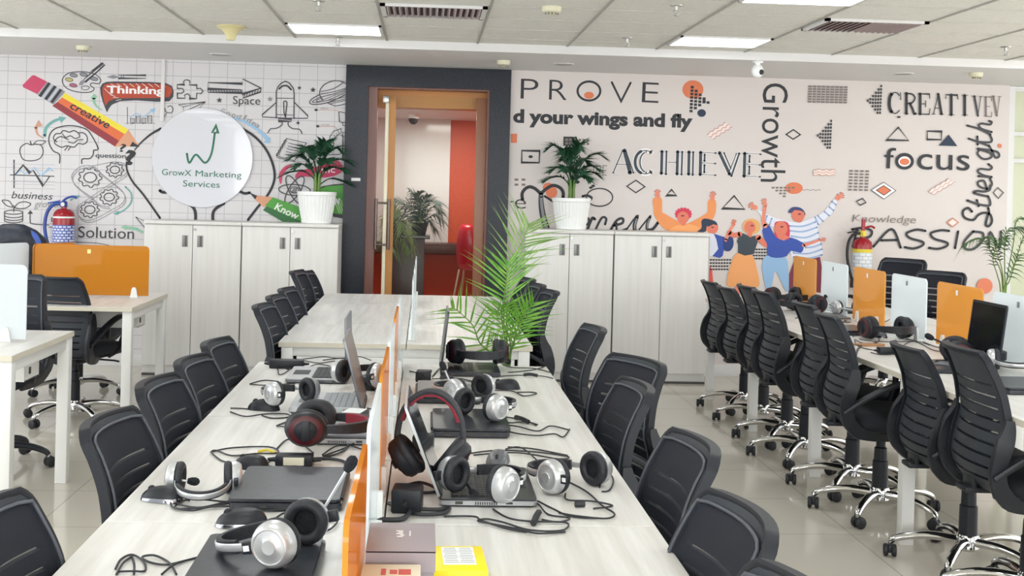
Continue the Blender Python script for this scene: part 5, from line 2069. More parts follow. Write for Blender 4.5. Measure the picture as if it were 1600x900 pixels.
b.tube(R4, 0.008, mat('pale_metal_leg', '#cfc7b2', 0.3, .6), 8, closed=True)
b.build('foot_ring', t)
q = at(646, 190, 'y', 11.6)
t = thing('security_camera', 'small dark dome camera under the cabin ceiling behind the glass door', 'camera', (q.x, 11.6, 2.249))
b = MB()
b.lathe([(0, -.04), (.05, -.04), (.055, 0), (0, 0)], CLIP, 20)
b.build('mount', t)
b = MB()
b.lathe([(.05 * sin(a), -.04 - .06 * cos(a)) for a in [pi / 2 * k / 8 for k in range(9)]], RUBBER, 20)
b.build('dome', t)

# ================================================================== FIRE EXTINGUISHERS, BACKPACK
RED_E = mat('extinguisher_red', '#9c1622', 0.22)
BLUE_H = mat('blue_hose', '#2e4a9a', 0.4)
LABEL_B = tile_mat('blue_white_label', '#e6e8f2', '#4a5eae', 0.03, 0.022, 0.004, 0.4, 0.4, .5, '#b9c3e4', 'XZ')
LABEL_W = tile_mat('printed_white_label', '#eeeeec', '#b5c1cf', 0.05, 0.03, 0.003, 0.4, 0.4, .5, '#d9dfe6', 'XZ')
YEL_B = mat('yellow_band', '#e0cc3a', 0.4)


def extinguisher(px, py, r, label, blue):
    q = at(px, py, 'y', WALL - r - .025)
    h = 0.42
    t = thing('fire_extinguisher', label, 'fire extinguisher', (q.x, WALL - r - .025, q.z - h))
    b = MB()
    b.lathe([(0, 0), (r * .9, 0), (r, 0.015), (r, h - .06), (r * .92, h - .03), (r * .6, h - .005), (.022, h), (.022, h + .02), (0, h + .02)], RED_E, 32)
    b.build('cylinder', t)
    b = MB()
    if blue:
        b.lathe([(r + .0012, h - .29), (r + .0012, h - .13)], LABEL_B, 32, cap=False)
        b.lathe([(r + .0014, h - .075), (r + .0014, h - .062)], CLIP, 32, cap=False)
        b.lathe([(r + .0012, h - .36), (r + .0012, h - .295)], LABEL_W, 32, cap=False)
    else:
        b.lathe([(r + .0012, h - .36), (r + .0012, h - .10)], LABEL_W, 32, cap=False)
        b.lathe([(r + .0016, h - .12), (r + .0016, h - .09)], YEL_B, 32, cap=False)
    b.build('label', t)
    b = MB()
    hm = BLUE_H if blue else RUBBER
    b.lathe([(0, h + .012), (.026, h + .014), (.026, h + .05), (.018, h + .062), (0, h + .062)], hm if blue else YEL_B, 16)
    b.box((.02, 0, h + .058), (.10, .02, .012), hm, Ry(-12), bev=.003)
    b.tube(smooth_path([(-.01, 0, h + .06), (.02, 0, h + .085), (.07, 0, h + .10), (.10, 0, h + .085)], 4), .009, hm if blue else RED_E, 8)
    b.lathe([(0, 0), (.016, 0), (.016, .012), (0, .012)], YEL_B if not blue else STEEL, 14, Tr(.0, -.028, h + .035) @ Rx(90))
    if not blue:
        b.tube([(0, 0, h + .05), (.004, 0, h + .16)], .016, RED_E, 10)
    b.build('valve', t)
    b = MB()
    b.tube(smooth_path([(-.02, 0, h + .04), (-.08, -.01, h + .03), (-.125, -.02, h - .03), (-.14, -.03, h - .14), (-.12, -.03, h - .26), (-.085, -.02, h - .36)], 6), .014 if blue else .012, hm, 10)
    b.tube([(-.09, -.02, h - .35), (-.078, -.02, h - .41)], [.014, .026], RUBBER if not blue else hm, 10)
    b.build('hose', t)
    b = MB()
    b.box((0, r + .012, h * .55), (.06, .025, .03), STEEL, bev=.002)
    b.build('wall_bracket', t)


extinguisher(100, 326, .083, 'red fire extinguisher with a blue hose on the left mural behind the backpack', True)
extinguisher(1348, 372, .078, 'red fire extinguisher with a black hose below the printed words on the right mural', False)

NAVYC = noise_mat('navy_black_nylon', '#131722', '#222838', (30, 30, 30), 0.5, 4, bump=.3)
t = thing('backpack', 'black backpack slumped behind the small white screen on the rear left desk', 'bag', (-2.76, 7.91, TOPZ + .0006))
t.scale = (1.12, 1.0, 1.04)
b = MB()
vs, fs = [], []
prof = [(0.0, .21, .085), (.02, .235, .10), (.12, .25, .11), (.24, .235, .105), (.34, .19, .09), (.40, .13, .07), (.435, .06, .04), (.44, .01, .01)]
nn = 28
rnd = random.Random(3)
for z, rx, ry in prof:
    for k in range(nn):
        a = 2 * pi * k / nn
        e = .7
        wob = 1 + .035 * sin(5 * a + z * 20) + .02 * sin(9 * a - z * 35)
        vs.append((rx * wob * math.copysign(abs(cos(a)) ** e, cos(a)) + .05 * z, ry * wob * math.copysign(abs(sin(a)) ** e, sin(a)), z + .0))
for i in range(len(prof) - 1):
    for k in range(nn):
        fs.append([i * nn + k, i * nn + (k + 1) % nn, (i + 1) * nn + (k + 1) % nn, (i + 1) * nn + k])
fs.append(list(range(nn))[::-1])
fs.append([(len(prof) - 1) * nn + k for k in range(nn)])
b.add(vs, fs, NAVYC)
b.build('bag_body', t, sharp=1.4)
b = MB()
b.ribbon(smooth_path([(-.15, -.115, .02), (-.17, -.125, .14), (-.10, -.12, .26), (.02, -.10, .33), (.14, -.09, .32), (.2, -.10, .2)], 5), .012, .006, (0, 0, 1), BLACK_PLASTIC)
b.ribbon(smooth_path([(-.10, -.12, .05), (-.02, -.125, .16), (.10, -.115, .20), (.18, -.11, .12)], 5), .010, .006, (0, 0, 1), BLACK_PLASTIC)
b.build('zip', t)
b = MB()
b.ribbon(smooth_path([(.10, -.03, .40), (.17, -.06, .36), (.21, -.08, .27), (.245, -.09, .15), (.25, -.08, .06)], 5), .035, .008, (1, 0, .3), mat('blue_webbing', '#33509f', 0.6))
b.build('strap', t)
# ================================================================== THINGS ON THE DESKS
SILVER = mat('silver_plastic', '#c4c6c8', 0.32, 0.55)
DARKCHROME = mat('dark_chrome', '#8e9094', 0.15, 1.0)
PADDED = noise_mat('black_leatherette', '#191b21', '#25272e', (90, 90, 90), 0.55, 2)
REDMESH = mat('dark_red_grille', '#4a0f1a', 0.4)
REDPAD = mat('red_lining', '#7d1a2b', 0.7)
FOAM = noise_mat('black_foam', '#121419', '#22252c', (300, 300, 300), 0.95, 2, bump=.4)
LAP_BLK = noise_mat('black_laptop_lid', '#2b2e34', '#34373e', (60, 60, 60), 0.3, 2)
LAP_GREY = mat('grey_laptop_shell', '#6d7075', 0.35, 0.4)
LAP_SIL = mat('silver_laptop_shell', '#b6b8ba', 0.3, 0.7)
LAP_WHITE = mat('pale_laptop_deck', '#c2c4c6', 0.35, 0.3)
KEYS = mat('black_keys', '#1b1d22', 0.45)
KEYS_L = mat('grey_keys', '#9a9da1', 0.45)
SCREEN_OFF = mat('dark_display', '#14161a', 0.08)
Z0 = TOPZ + 0.0005


def D(px, py, z=TOPZ):
    return at(px, py, 'z', z)


def fr(ox, oy, s, pts):
    return [(ox + x / s, oy + y / s) for x, y in pts]


_cr = random.Random(5)


def cord(parent, px, r=0.0023, name='cord', m=None, z=TOPZ, lift=None):
    """flex lying on the desk along photographed points"""
    P = [D(a, c, z) for a, c in px]
    P = [Vector((q.x, q.y, z + r + .0008 + (_cr.uniform(0, .004) if 0 < i < len(P) - 1 else 0) + (lift[i] if lift else 0))) for i, q in enumerate(P)]
    b = MB()
    b.tube(smooth_path(P, 6), r, m or CORD, 6)
    return attach_world(b, name, parent)


def laptop(x, y, rz, label, opened=None, shell=LAP_BLK, deck=None, keys=KEYS, W=.33, Dp=.235, z=Z0, group=None, th=.019, lidcol=None):
    """hinge at local +y, user side at -y; opened = lid angle in degrees or None when shut"""
    t = thing('laptop', label, 'laptop', (x, y, z), rz, group)
    b = MB()
    b.prism(rrect(W, Dp, .014, 5), th * .55, shell, Tr(0, 0, th * .25))
    b.prism(rrect(W - .012, Dp - .012, .012, 4), th * .25, BLACK_PLASTIC)
    b.prism(rrect(W - .002, Dp - .002, .014, 5), th * .2, deck or shell, Tr(0, 0, th * .8))
    for k in range(12):
        b.box((-W / 2 + .045 + k * .0052, -Dp / 2 - .0004, th * .5), (.003, .002, .007), SEAM)
    for xx, w_ in ((.02, .014), (.06, .012), (.10, .03)):
        b.box((xx, -Dp / 2 - .0004, th * .55), (w_, .002, .005), SEAM)
    for s in (-1, 1):
        for k in range(10):
            b.box((s * (W / 2 + .0004), .03 - k * .0055, th * .5), (.002, .003, .007), SEAM)
        b.box((s * (W / 2 + .0004), -.05, th * .55), (.002, .016, .005), SEAM)
        b.box((s * (W / 2 + .0004), .07, th * .55), (.002, .018, .007), SEAM)
    b.build('base', t, sharp=.6)
    if opened is not None:
        b = MB()
        b.box((0, .035, th + .0004), (W - .036, .108, .001), keys)
        for r in range(5):
            for k in range(14):
                b.box((-W / 2 + .035 + k * (W - .07) / 13, .078 - r * .0205, th + .0016), ((W - .07) / 13 - .0035, .0165, .002), keys if keys is not KEYS_L else KEYS_L, bev=.0006, seg=1)
        b.build('keyboard', t)
        b = MB()
        b.box((0, -.068, th + .0004), (.105, .062, .0012), BLACK_PLASTIC if keys is KEYS else LAP_GREY)
        b.build('touchpad', t)
    A = 0 if opened is None else opened
    M = Tr(0, Dp / 2 - .006, th + .002) @ Rx(-A)
    b = MB()
    b.prism(rrect(W, Dp - .004, .014, 5), .0065, lidcol or shell, M @ Tr(0, -(Dp - .004) / 2, .001))
    lid = b.build('lid', t, sharp=.6)
    if opened is not None:
        b = MB()
        b.box((0, -(Dp - .004) / 2, .0004), (W - .004, Dp - .008, .0014), BLACK_PLASTIC, M)
        b.box((0, -(Dp - .004) / 2, -.0004), (W - .02, Dp - .03, .001), SCREEN_OFF, M)
        b.build('display', lid)
    b = MB()
    b.tube([(-W / 2 + .04, Dp / 2 - .004, th), (W / 2 - .04, Dp / 2 - .004, th)], .0055, BLACK_PLASTIC, 10)
    b.build('hinge', t)
    return t


def mouse(px, py, rz, label, top=BLACK_PLASTIC, side=DARKCHROME, z=TOPZ, s=1.0):
    q = D(px, py, z)
    t = thing('computer_mouse', label, 'mouse', (q.x, q.y, z + .0005), rz)
    t.scale = (s, s, s)

    def shell(m, k, z0, zc, x0=0.0):
        b = MB()
        vs, fs = [], []
        n, mm = 20, 7
        for i in range(mm + 1):
            f = i / mm
            for j in range(n):
                a = 2 * pi * j / n
                ry = .054 * (1 - .12 * f) * k
                rx = .031 * (1 - .06 * cos(a + pi / 2)) * k
                g = cos(f * pi / 2) ** .55
                yy = ry * math.copysign(abs(sin(a)) ** .85, sin(a)) * g
                xx = rx * math.copysign(abs(cos(a)) ** .85, cos(a)) * g
                zz = z0 + (zc - z0) * sin(f * pi / 2) * (1 - .22 * (yy / .054))
                vs.append((xx, yy, zz))
        for i in range(mm):
            for j in range(n):
                fs.append([i * n + j, i * n + (j + 1) % n, (i + 1) * n + (j + 1) % n, (i + 1) * n + j])
        fs.append(list(range(n))[::-1])
        fs.append([mm * n + j for j in range(n)])
        b.add(vs, fs, m)
        return b
    shell(side, 1.0, 0, .026).build('body', t, sharp=1.5)
    shell(top, .965, .004, .0335).build('top_shell', t, sharp=1.5)
    b = MB()
    b.lathe([(0, -.003), (.009, -.003), (.0095, 0), (.009, .003), (0, .003)], RUBBER, 16, Tr(0, .028, .024) @ Ry(90))
    b.build('scroll_wheel', t)
    return t


def adapter(px, py, rz, label, z=TOPZ, size=(.115, .05, .032), sticker=None):
    q = D(px, py, z)
    t = thing('power_adapter', label, 'power adapter', (q.x, q.y, z + .0005), rz)
    b = MB()
    b.box((0, 0, size[2] / 2), size, BLACK_PLASTIC, bev=.005)
    for s in (-1, 1):
        b.tube([(s * size[0] / 2, 0, size[2] / 2), (s * (size[0] / 2 + .022), 0, size[2] / 2)], [.007, .004], RUBBER, 10)
    b.build('brick', t)
    if sticker:
        b = MB()
        if sticker == 'side':
            b.box((.0, -size[1] / 2 - .0004, size[2] / 2), (size[0] * .55, .001, size[2] * .7), mat('pale_label', '#d9d8c4', .5))
        else:
            b.box((0, 0, size[2] + .0003), (size[0] * .85, size[1] * .85, .001), mat('white_label', '#e4e4e2', .5))
        b.build('label', t)
    return t


def headset(kind, label, x, y, z, rot, s=1.0, tilt=(0, 0), boom=None, group=None, lay=True, inw=0.0):
    """cups on local x, band rising to local +z; rot = Euler degrees"""
    t = thing('headset', label, 'headset', (x, y, z), 0, group)
    t.rotation_euler = Euler([radians(a) for a in rot])
    t.scale = (s, s, s)
    game = kind == 'game'
    hw, hb = (.088, .135) if game else (.078, .120)
    arc = []
    for k in range(25):
        a = pi * (k / 24)
        arc.append((hw * cos(a) * (1.0 if game else .98), 0, .03 + (hb) * sin(a) ** .85))
    b = MB()
    if game:
        b.ribbon(arc, [.022 + .012 * sin(pi * k / 24) for k in range(25)], .014, (0, 1, 0), PADDED)
        for sgn in (-1, 1):
            b.ribbon([(sgn * hw, 0, .05), (sgn * (hw + .006), 0, .015), (sgn * (hw + .008 - inw * .8), 0, -.02)], [.024, .034, .03], .008, (0, 1, 0), BLACK_PLASTIC)
    else:
        b.ribbon(arc, .015, .0035, (0, 1, 0), SILVER)
    b.build('headband', t, sharp=1.0)
    b = MB()
    inner = [(q[0] * .93, 0, .03 + (q[2] - .03) * .945) for q in arc[3:-3]]
    if game:
        b.ribbon(inner, .028, .012, (0, 1, 0), REDPAD)
    else:
        b.ribbon(inner, .026, .010, (0, 1, 0), PADDED)
    b.build('band_pad', t, sharp=1.0)
    for i, sgn in enumerate((-1, 1)):
        R = .050 if game else .043
        M = Tr(sgn * (hw - inw), 0, -.3 * inw) @ Ry(tilt[i]) @ Ry(90 * sgn)      # lathe axis points outward
        b = MB()
        if game:
            b.lathe([(0, .034), (R * .45, .034), (R * .55, .030), (R * .80, .027), (R * .97, .018), (R, .006), (R * .98, -.004), (0, -.004)], BLACK_PLASTIC, 28, M @ Matrix.Diagonal((1.12, .95, 1, 1)))
            b.lathe([(R * .56, .0305), (R * .80, .0278), (R * .82, .0272), (R * .84, .0262)], REDMESH, 28, M @ Matrix.Diagonal((1.12, .95, 1, 1)), cap=False)
            b.box((0, 0, .036), (.022, .055, .004), BLACK_PLASTIC, M, bev=.001)
        else:
            b.lathe([(0, .027), (R * .30, .0275), (R * .34, .0255), (R * .70, .024), (R * .74, .0255), (R * .80, .0245), (R * .92, .018), (R, .008), (R, -.002), (0, -.002)], SILVER, 32, M)
            b.box((-.046, 0, .008), (.030, .022, .012), BLACK_PLASTIC, M, bev=.002)
            b.box((-.052, 0, .0145), (.012, .010, .001), CLIP, M)
        cup = b.build('ear_cup', t, sharp=.8)
        b = MB()
        n1, rr, rt = 28, R * .78, (R * .26 if not game else R * .30)
        ring = [(rr * cos(2 * pi * k / n1), rr * sin(2 * pi * k / n1), -.012) for k in range(n1)]
        T2 = M @ (Matrix.Diagonal((1.12, .95, 1, 1)) if game else Matrix.Identity(4))
        b.tube(ring, rt, PADDED, 10, T2, closed=True)
        b.lathe([(0, -.006), (R * .7, -.006)], FOAM, 20, T2, cap=False)
        b.build('ear_cushion', cup, sharp=1.4)
    if boom:
        b = MB()
        P = smooth_path(boom, 6)
        b.tube(P, .0032 if not game else .004, SILVER if not game else BLACK_PLASTIC, 8)
        b.build('mic_boom', t)
        e = Vector(boom[-1])
        d = (e - Vector(boom[-2])).normalized()
        b = MB()
        b.tube([e - d * .004, e + d * .006, e + d * .018, e + d * .026, e + d * .03], [.007, .011, .012, .009, .003], FOAM, 12)
        b.build('mic_tip', t)
    if lay:
        drop(t, z)
    return t


# ---------------------------------------------------------------- left half of the crowded desk
lp1 = laptop(-.305, 2.265, -90, 'dark shut laptop at the bottom edge under the silver headset', z=Z0)
lp2 = laptop(-.305, 2.86, -90, 'dark shut laptop on the left half of the desk beside the silver headset', W=.32, Dp=.26)
lp3 = laptop(-.245, 3.56, -90, 'shut laptop with a silver edge under the red and black headset', shell=LAP_SIL, W=.31, Dp=.235, lidcol=LAP_GREY)
lp4 = laptop(-.315, 4.03, -90, 'pale open laptop on the left half with its grey lid edge-on to the camera', 75, LAP_WHITE, LAP_WHITE, KEYS_L, W=.31, Dp=.24, lidcol=mat('graphite_lid', '#7b7e83', .3, .5))
lp5 = laptop(-.40, 4.62, -90, 'open laptop at the far end of the left half, lid just behind the pale laptop', 88, LAP_GREY, LAP_WHITE, KEYS, W=.31, Dp=.235)
ZL = TOPZ + .029
q = D(455, 868, ZL)
h1 = headset('silver', 'silver headset on the dark laptop at the bottom edge', q.x, q.y, ZL, (102, 0, -106), 1.04, (4, -4), [(-.085, .0, -.02), (-.09, .035, -.05), (-.09, .085, -.095)])
q = D(338, 770)
h2 = headset('silver', 'silver headset upright on its cups between the mouse and the shut laptop', q.x - .03, q.y, TOPZ, (97, 0, 6), .86, (-6, 6), [(-.085, .0, .01), (-.06, -.01, .0), (-.042, -.012, .0)])
q = D(462, 638)
h3 = headset('silver', 'silver headset on the left half beside the black mouse furthest back', q.x - .01, q.y - .03, TOPZ + .021, (-94, 0, 42), .92, (0, 0))
q = D(522, 598, ZL)
h3b = headset('silver', 'headset lying on the far left laptop, one black ear cushion facing the camera', q.x + .09, q.y, TOPZ + .022, (90, 0, 150), 1.0, (0, 0))
q = D(492, 690, ZL)
g1 = headset('game', 'black and dark red headset lying on the silver-edged laptop', q.x - .01, q.y + .0, TOPZ + .031, (90, 0, 86), 1.02, (6, -6))
m1 = mouse(378, 822, 82, 'black mouse with chrome sides in front of the near laptop', s=1.12)
m2 = mouse(253, 782, 70, 'dark glossy mouse left of the silver headset at the desk edge')
m3 = mouse(393, 731, 60, 'black mouse half hidden behind the silver headset', side=BLACK_PLASTIC)
m4 = mouse(412, 640, 75, 'black mouse left of the far silver headset', side=BLACK_PLASTIC, s=1.05)
a1 = adapter(460, 727, 0, 'black power adapter with a pale label behind the shut laptop', sticker='side', size=(.10, .045, .03))
a2 = adapter(448, 575, 0, 'black power adapter at the far left corner of the crowded desk', size=(.14, .05, .035))
a3 = adapter(552, 660, 75, 'black power brick with a white label next to the red and black headset', size=(.12, .07, .035), sticker='top')
a4 = adapter(578, 607, 70, 'black power brick leaning by the orange screen', size=(.11, .06, .05), sticker='side')

Z2 = lambda p: fr(160, 640, 3.461, p)
Z3 = lambda p: fr(360, 460, 3.461, p)
Z4 = lambda p: fr(560, 540, 5.0, p)
Z5 = lambda p: fr(540, 600, 3.0, p)
Z8 = lambda p: fr(1180, 380, 3.81, p)
for par, pts in ((h2, [(370, 490), (380, 540), (480, 560), (560, 545), (690, 520), (640, 510), (480, 500), (400, 520), (420, 548), (620, 540), (740, 530)]),
                 (h2, [(385, 500), (430, 530), (520, 545), (620, 520), (700, 500), (740, 470)]),
                 (h2, [(690, 535), (850, 555), (1000, 552), (1180, 540)]),
                 (h1, [(600, 770), (560, 800), (430, 830), (340, 850), (250, 835), (215, 815), (280, 805), (350, 830), (380, 870), (400, 900)]),
                 (h1, [(70, 870), (100, 820), (160, 800), (220, 830), (230, 880), (160, 892), (80, 885)]), (h1, [(160, 800), (172, 850), (170, 900)]),
                 (h1, [(560, 800), (440, 830), (380, 862), (320, 900)]), (h1, [(160, 800), (110, 850), (75, 900)]),
                 (m1, [(870, 628), (930, 600), (990, 575), (1080, 580), (1170, 585), (1230, 610), (1270, 620), (1240, 655), (1200, 668)]),
                 (m2, [(365, 500), (400, 490), (430, 480), (470, 500)]),
                 (m3, [(585, 235), (700, 215), (900, 210), (950, 240), (830, 245), (700, 255), (620, 230), (590, 240), (640, 280), (700, 295)]),
                 (m3, [(780, 275), (740, 262), (700, 255)]),
                 (a1, [(930, 275), (890, 300), (920, 318), (1060, 320), (1070, 350), (1050, 362)]), (a1, [(940, 220), (1000, 170), (1070, 190), (1140, 240)]),
                 (a1, [(1190, 250), (1260, 210), (1330, 200)]), (a1, [(1200, 262), (1280, 240), (1330, 205)]), (a1, [(900, 320), (1100, 340), (1300, 345)])):
    cord(par, Z2(pts))
cord(a1, Z2([(1150, 275), (1230, 275), (1300, 295), (1340, 318)]), .0042, 'mains_lead')
cord(m3, Z2([(840, 238), (890, 234), (935, 242)]), .004, 'plug', mat('yellow_plug', '#d9c53c', .5))
for par, pts in ((m4, [(0, 620), (60, 622), (100, 625)]), (m4, [(0, 640), (80, 670), (180, 655), (300, 655), (315, 668), (230, 675), (170, 660)]), (h3, [(250, 715), (330, 685), (380, 665)]), (h3, [(250, 715), (290, 728), (400, 730)]),
                 (h3, [(105, 488), (180, 470), (260, 475)]), (h3, [(105, 490), (200, 500), (350, 485)]), (h3, [(205, 500), (250, 520), (390, 500)]), (h3, [(330, 630), (400, 640), (450, 600)]),
                 (a2, [(190, 380), (250, 400), (265, 440), (310, 420), (330, 390)]), (a2, [(390, 355), (500, 345), (560, 348), (640, 350), (700, 345), (760, 360)]), (a2, [(400, 362), (480, 380), (560, 365), (640, 370), (600, 350), (500, 360)]),
                 (lp5, [(300, 408), (400, 405), (470, 385), (540, 392)]), (a3, [(600, 660), (640, 560), (700, 530), (735, 560), (720, 640)]), (a3, [(740, 620), (790, 635), (800, 650), (750, 665), (700, 660)]),
                 (a4, [(760, 500), (800, 545), (815, 550)]), (g1, [(470, 740), (480, 790), (600, 800), (700, 790), (760, 780)]), (g1, [(640, 790), (680, 740), (750, 720), (770, 770), (700, 800), (620, 840), (500, 880)]),
                 (g1, [(760, 640), (790, 655), (770, 670), (745, 680)]), (a1, [(640, 810), (620, 850), (560, 880), (480, 900)]), (a1, [(740, 850), (690, 840), (650, 820)])):
    cord(par, Z3(pts))

# ---------------------------------------------------------------- right half of the crowded desk
RXH = .05
lr1 = laptop(RXH + .1175, 2.92, 90, 'open laptop facing right beneath the standing black and red headset', 112, LAP_SIL, LAP_BLK, KEYS, W=.33, Dp=.235, lidcol=LAP_SIL)
lr2 = laptop(.155, 3.69, 90, 'black shut laptop under two silver headsets on the right half', W=.33, Dp=.24)
lr3 = laptop(.10, 4.25, 90, 'dark grey shut laptop further back on the right half', W=.33, Dp=.235, lidcol=mat('slate_lid', '#4b4e54', .3))
lr4 = laptop(.20, 4.83, 90, 'black open laptop at the far end of the right half, holding a headset', 84, LAP_BLK, LAP_BLK, KEYS, W=.28, Dp=.245)
g2 = headset('game', 'big black headset with a red lining hung on the open laptop lid', .026, 2.86, .852, (-4, 0, -8), .93, (-38, 38), [(.09, -.01, -.05), (.11, -.03, -.075), (.12, -.04, -.085)], lay=False, inw=.026)
q = D(742, 772, ZL)
h4 = headset('silver', 'silver headset on the open laptop keyboard, black cushion to the left', q.x + .005, q.y - .02, TOPZ + .026, (-92, 0, -42), .98, (0, 0))
q = D(888, 770)
h5 = headset('silver', 'silver headset right of the open laptop among tangled cords', q.x + .02, q.y + .03, TOPZ, (-94, 0, 38), 1.0, (0, 0))
q = D(733, 625, ZL)
h6 = headset('silver', 'silver headset with raised microphone on the dark grey laptop', q.x, q.y - .02, TOPZ + .028, (-92, 0, 48), .98, (0, 0), [(-.085, 0, .0), (-.095, -.05, .02), (-.10, -.075, .03)])
q = D(748, 655, ZL)
h7 = headset('silver', 'silver headset on the back edge of the black shut laptop', q.x, q.y + .02, TOPZ + .029, (-92, 0, -48), .98, (0, 0))
g3 = headset('game', 'black headset with red lining lying on the far open laptop', .235, 4.87, TOPZ + .025, (88, 0, 6), 1.05, (10, -10), [(.09, 0, -.03), (.12, -.04, -.05), (.14, -.05, -.10)])
m5 = mouse(790, 607, 80, 'black mouse at the back of the right half beside the silver headset', side=BLACK_PLASTIC, s=1.05)
m6 = mouse(778, 727, 170, 'pale grey and black mouse behind the open laptop keyboard', top=mat('grey_mouse_top', '#5d6066', .3), side=SILVER, s=1.1)
b1 = adapter(661, 703, 85, 'square black power brick left of the shut laptop', size=(.06, .06, .045))
b2 = adapter(636, 797, 85, 'black power brick by the white screen in front', size=(.07, .07, .055))
b3 = adapter(662, 595, 85, 'black power brick near the far open laptop', size=(.07, .06, .04), sticker='side')
for par, pts in ((m5, [(1040, 355), (1200, 365), (1290, 400), (1390, 390), (1350, 370), (1240, 372)]), (g3, [(1120, 150), (1200, 180), (1370, 190), (1500, 215)]), (g3, [(1170, 215), (1300, 205), (1390, 195), (1450, 170)]),
                 (lr4, [(1000, 252), (1270, 245), (1440, 250), (1520, 262)]), (h6, [(570, 265), (640, 270), (760, 260), (900, 285)]), (h6, [(1040, 470), (1100, 450), (1170, 490), (1150, 525), (1080, 530)]),
                 (h7, [(1090, 560), (1200, 575), (1300, 600), (1400, 625)]), (h7, [(1080, 575), (1180, 620), (1320, 610), (1390, 632)]), (h7, [(1130, 625), (1250, 650), (1400, 680), (1500, 640), (1640, 665)]),
                 (h7, [(1180, 680), (1260, 705), (1400, 715), (1530, 700), (1600, 725), (1650, 660)]), (b3, [(400, 205), (440, 215), (480, 225)]), (b3, [(575, 250), (620, 200), (645, 180)])):
    cord(par, Z4(pts))
for P_ in ((1290, 245), (1340, 247), (1400, 248)):
    pass
cord(lr4, Z4([(1290, 244), (1340, 246), (1400, 249)]), .007, 'inline_control')
cord(h7, Z4([(1230, 575), (1280, 600), (1330, 615)]), .007, 'inline_control')
cord(h6, Z4([(640, 268), (700, 265), (740, 262)]), .007, 'inline_control')
for par, pts in ((g2, [(555, 335), (700, 320), (880, 325), (1040, 345), (1000, 358), (800, 332), (600, 338)]),
                 (h5, [(750, 310), (830, 312), (960, 420), (1120, 510), (1200, 580), (1260, 620), (1220, 642), (1080, 630), (1000, 610)]), (h5, [(1190, 490), (1205, 450), (1240, 435), (1255, 465), (1235, 508), (1200, 510)]),
                 (h5, [(1030, 520), (1040, 555), (1150, 560), (1245, 575), (1230, 590), (1160, 590)]), (h4, [(700, 545), (860, 548), (960, 590), (1050, 625), (1180, 635)]), (h4, [(850, 570), (900, 572), (950, 620), (1050, 640), (1000, 657), (920, 642)]),
                 (h4, [(690, 592), (760, 640), (860, 655), (1030, 662), (1030, 690), (960, 702), (850, 695), (740, 662), (660, 642), (620, 655), (680, 668), (800, 690), (900, 715), (1030, 700)]), (lr1, [(460, 627), (600, 635), (640, 652), (760, 690), (850, 700)]),
                 (lr1, [(760, 300), (880, 310), (1040, 340)])):
    cord(par, Z5(pts))
cord(b2, Z5([(75, 590), (80, 635), (150, 655), (260, 652), (298, 622), (290, 600)]), .006, 'mains_lead')
cord(b2, Z5([(290, 482), (350, 475), (415, 498), (420, 515), (340, 520)]), .004, 'lead')
cord(b2, Z5([(200, 570), (300, 600), (430, 605), (485, 595), (460, 620), (350, 628), (300, 610)]), .005, 'lead')
cord(h4, Z5([(880, 670), (895, 640), (905, 620)]), .008, 'inline_control')
cord(h5, Z5([(1075, 580), (1120, 578)]), .007, 'jack_plug')
q = D(565, 600)

# ---------------------------------------------------------------- boxes
GREYCARD = mat('mauve_grey_card', '#8b8287', 0.5)
t = thing('carton', 'mauve-grey cardboard box standing against the nearest orange screen', 'box', (-.026, 2.005, Z0))
b = MB()
b.box((0, 0, .0745), (.112, .158, .149), GREYCARD, bev=.002)
b.build('body', t)
b = MB()
b.box((0, -.001, .151), (.116, .163, .004), mat('mauve_grey_lid', '#958c91', .5), bev=.001)
b.box((0, -.081, .135), (.116, .003, .034), mat('mauve_grey_lid', '#958c91', .5))
b.build('lid', t)
b = MB()
for x0, y0, w_, h_ in ((-.004, .03, .012, .004), (-.002, .022, .008, .004), (-.004, .014, .012, .004), (.001, .006, .007, .004), (-.003, -.002, .010, .004)):
    b.box((x0, y0, .1532), (w_, h_, .0004), CLIP)
b.box((.014, .016, .1532), (.002, .030, .0004), CLIP)
b.build('emblem', t)
CARDC = mat('cream_card', '#d8cfb9', 0.6)
t = thing('carton', 'cream cardboard box with red print in front of the grey box', 'box', (-.04, 1.838, Z0))
b = MB()
b.box((0, 0, .068), (.095, .14, .136), CARDC, bev=.0015)
b.build('body', t)
b = MB()
for x0, w_, h_ in ((-.012, .008, .03), (.004, .012, .02), (.022, .02, .026)):
    b.box((x0, .03, .1363), (w_, h_, .0005), mat('red_print', '#c0504a', .6))
b.build('print', t)
YCARD = mat('yellow_card', '#f2dc0f', 0.4)
t = thing('carton', 'bright yellow box with a white text label at the bottom edge', 'box', (.079, 2.215, Z0), 2)
b = MB()
b.box((0, 0, .025), (.104, .15, .05), YCARD, bev=.0015)
b.build('body', t)
b = MB()
b.box((.002, .012, .0504), (.062, .105, .0008), CLIP)
for r in range(9):
    for s in (-1, 1):
        b.box((s * .015 + .002, .056 - r * .0105, .0510), (.025 + .003 * ((r * 7) % 3 - 1), .0024, .0003), mat('print_grey', '#8d8f94', .6))
b.build('label', t)

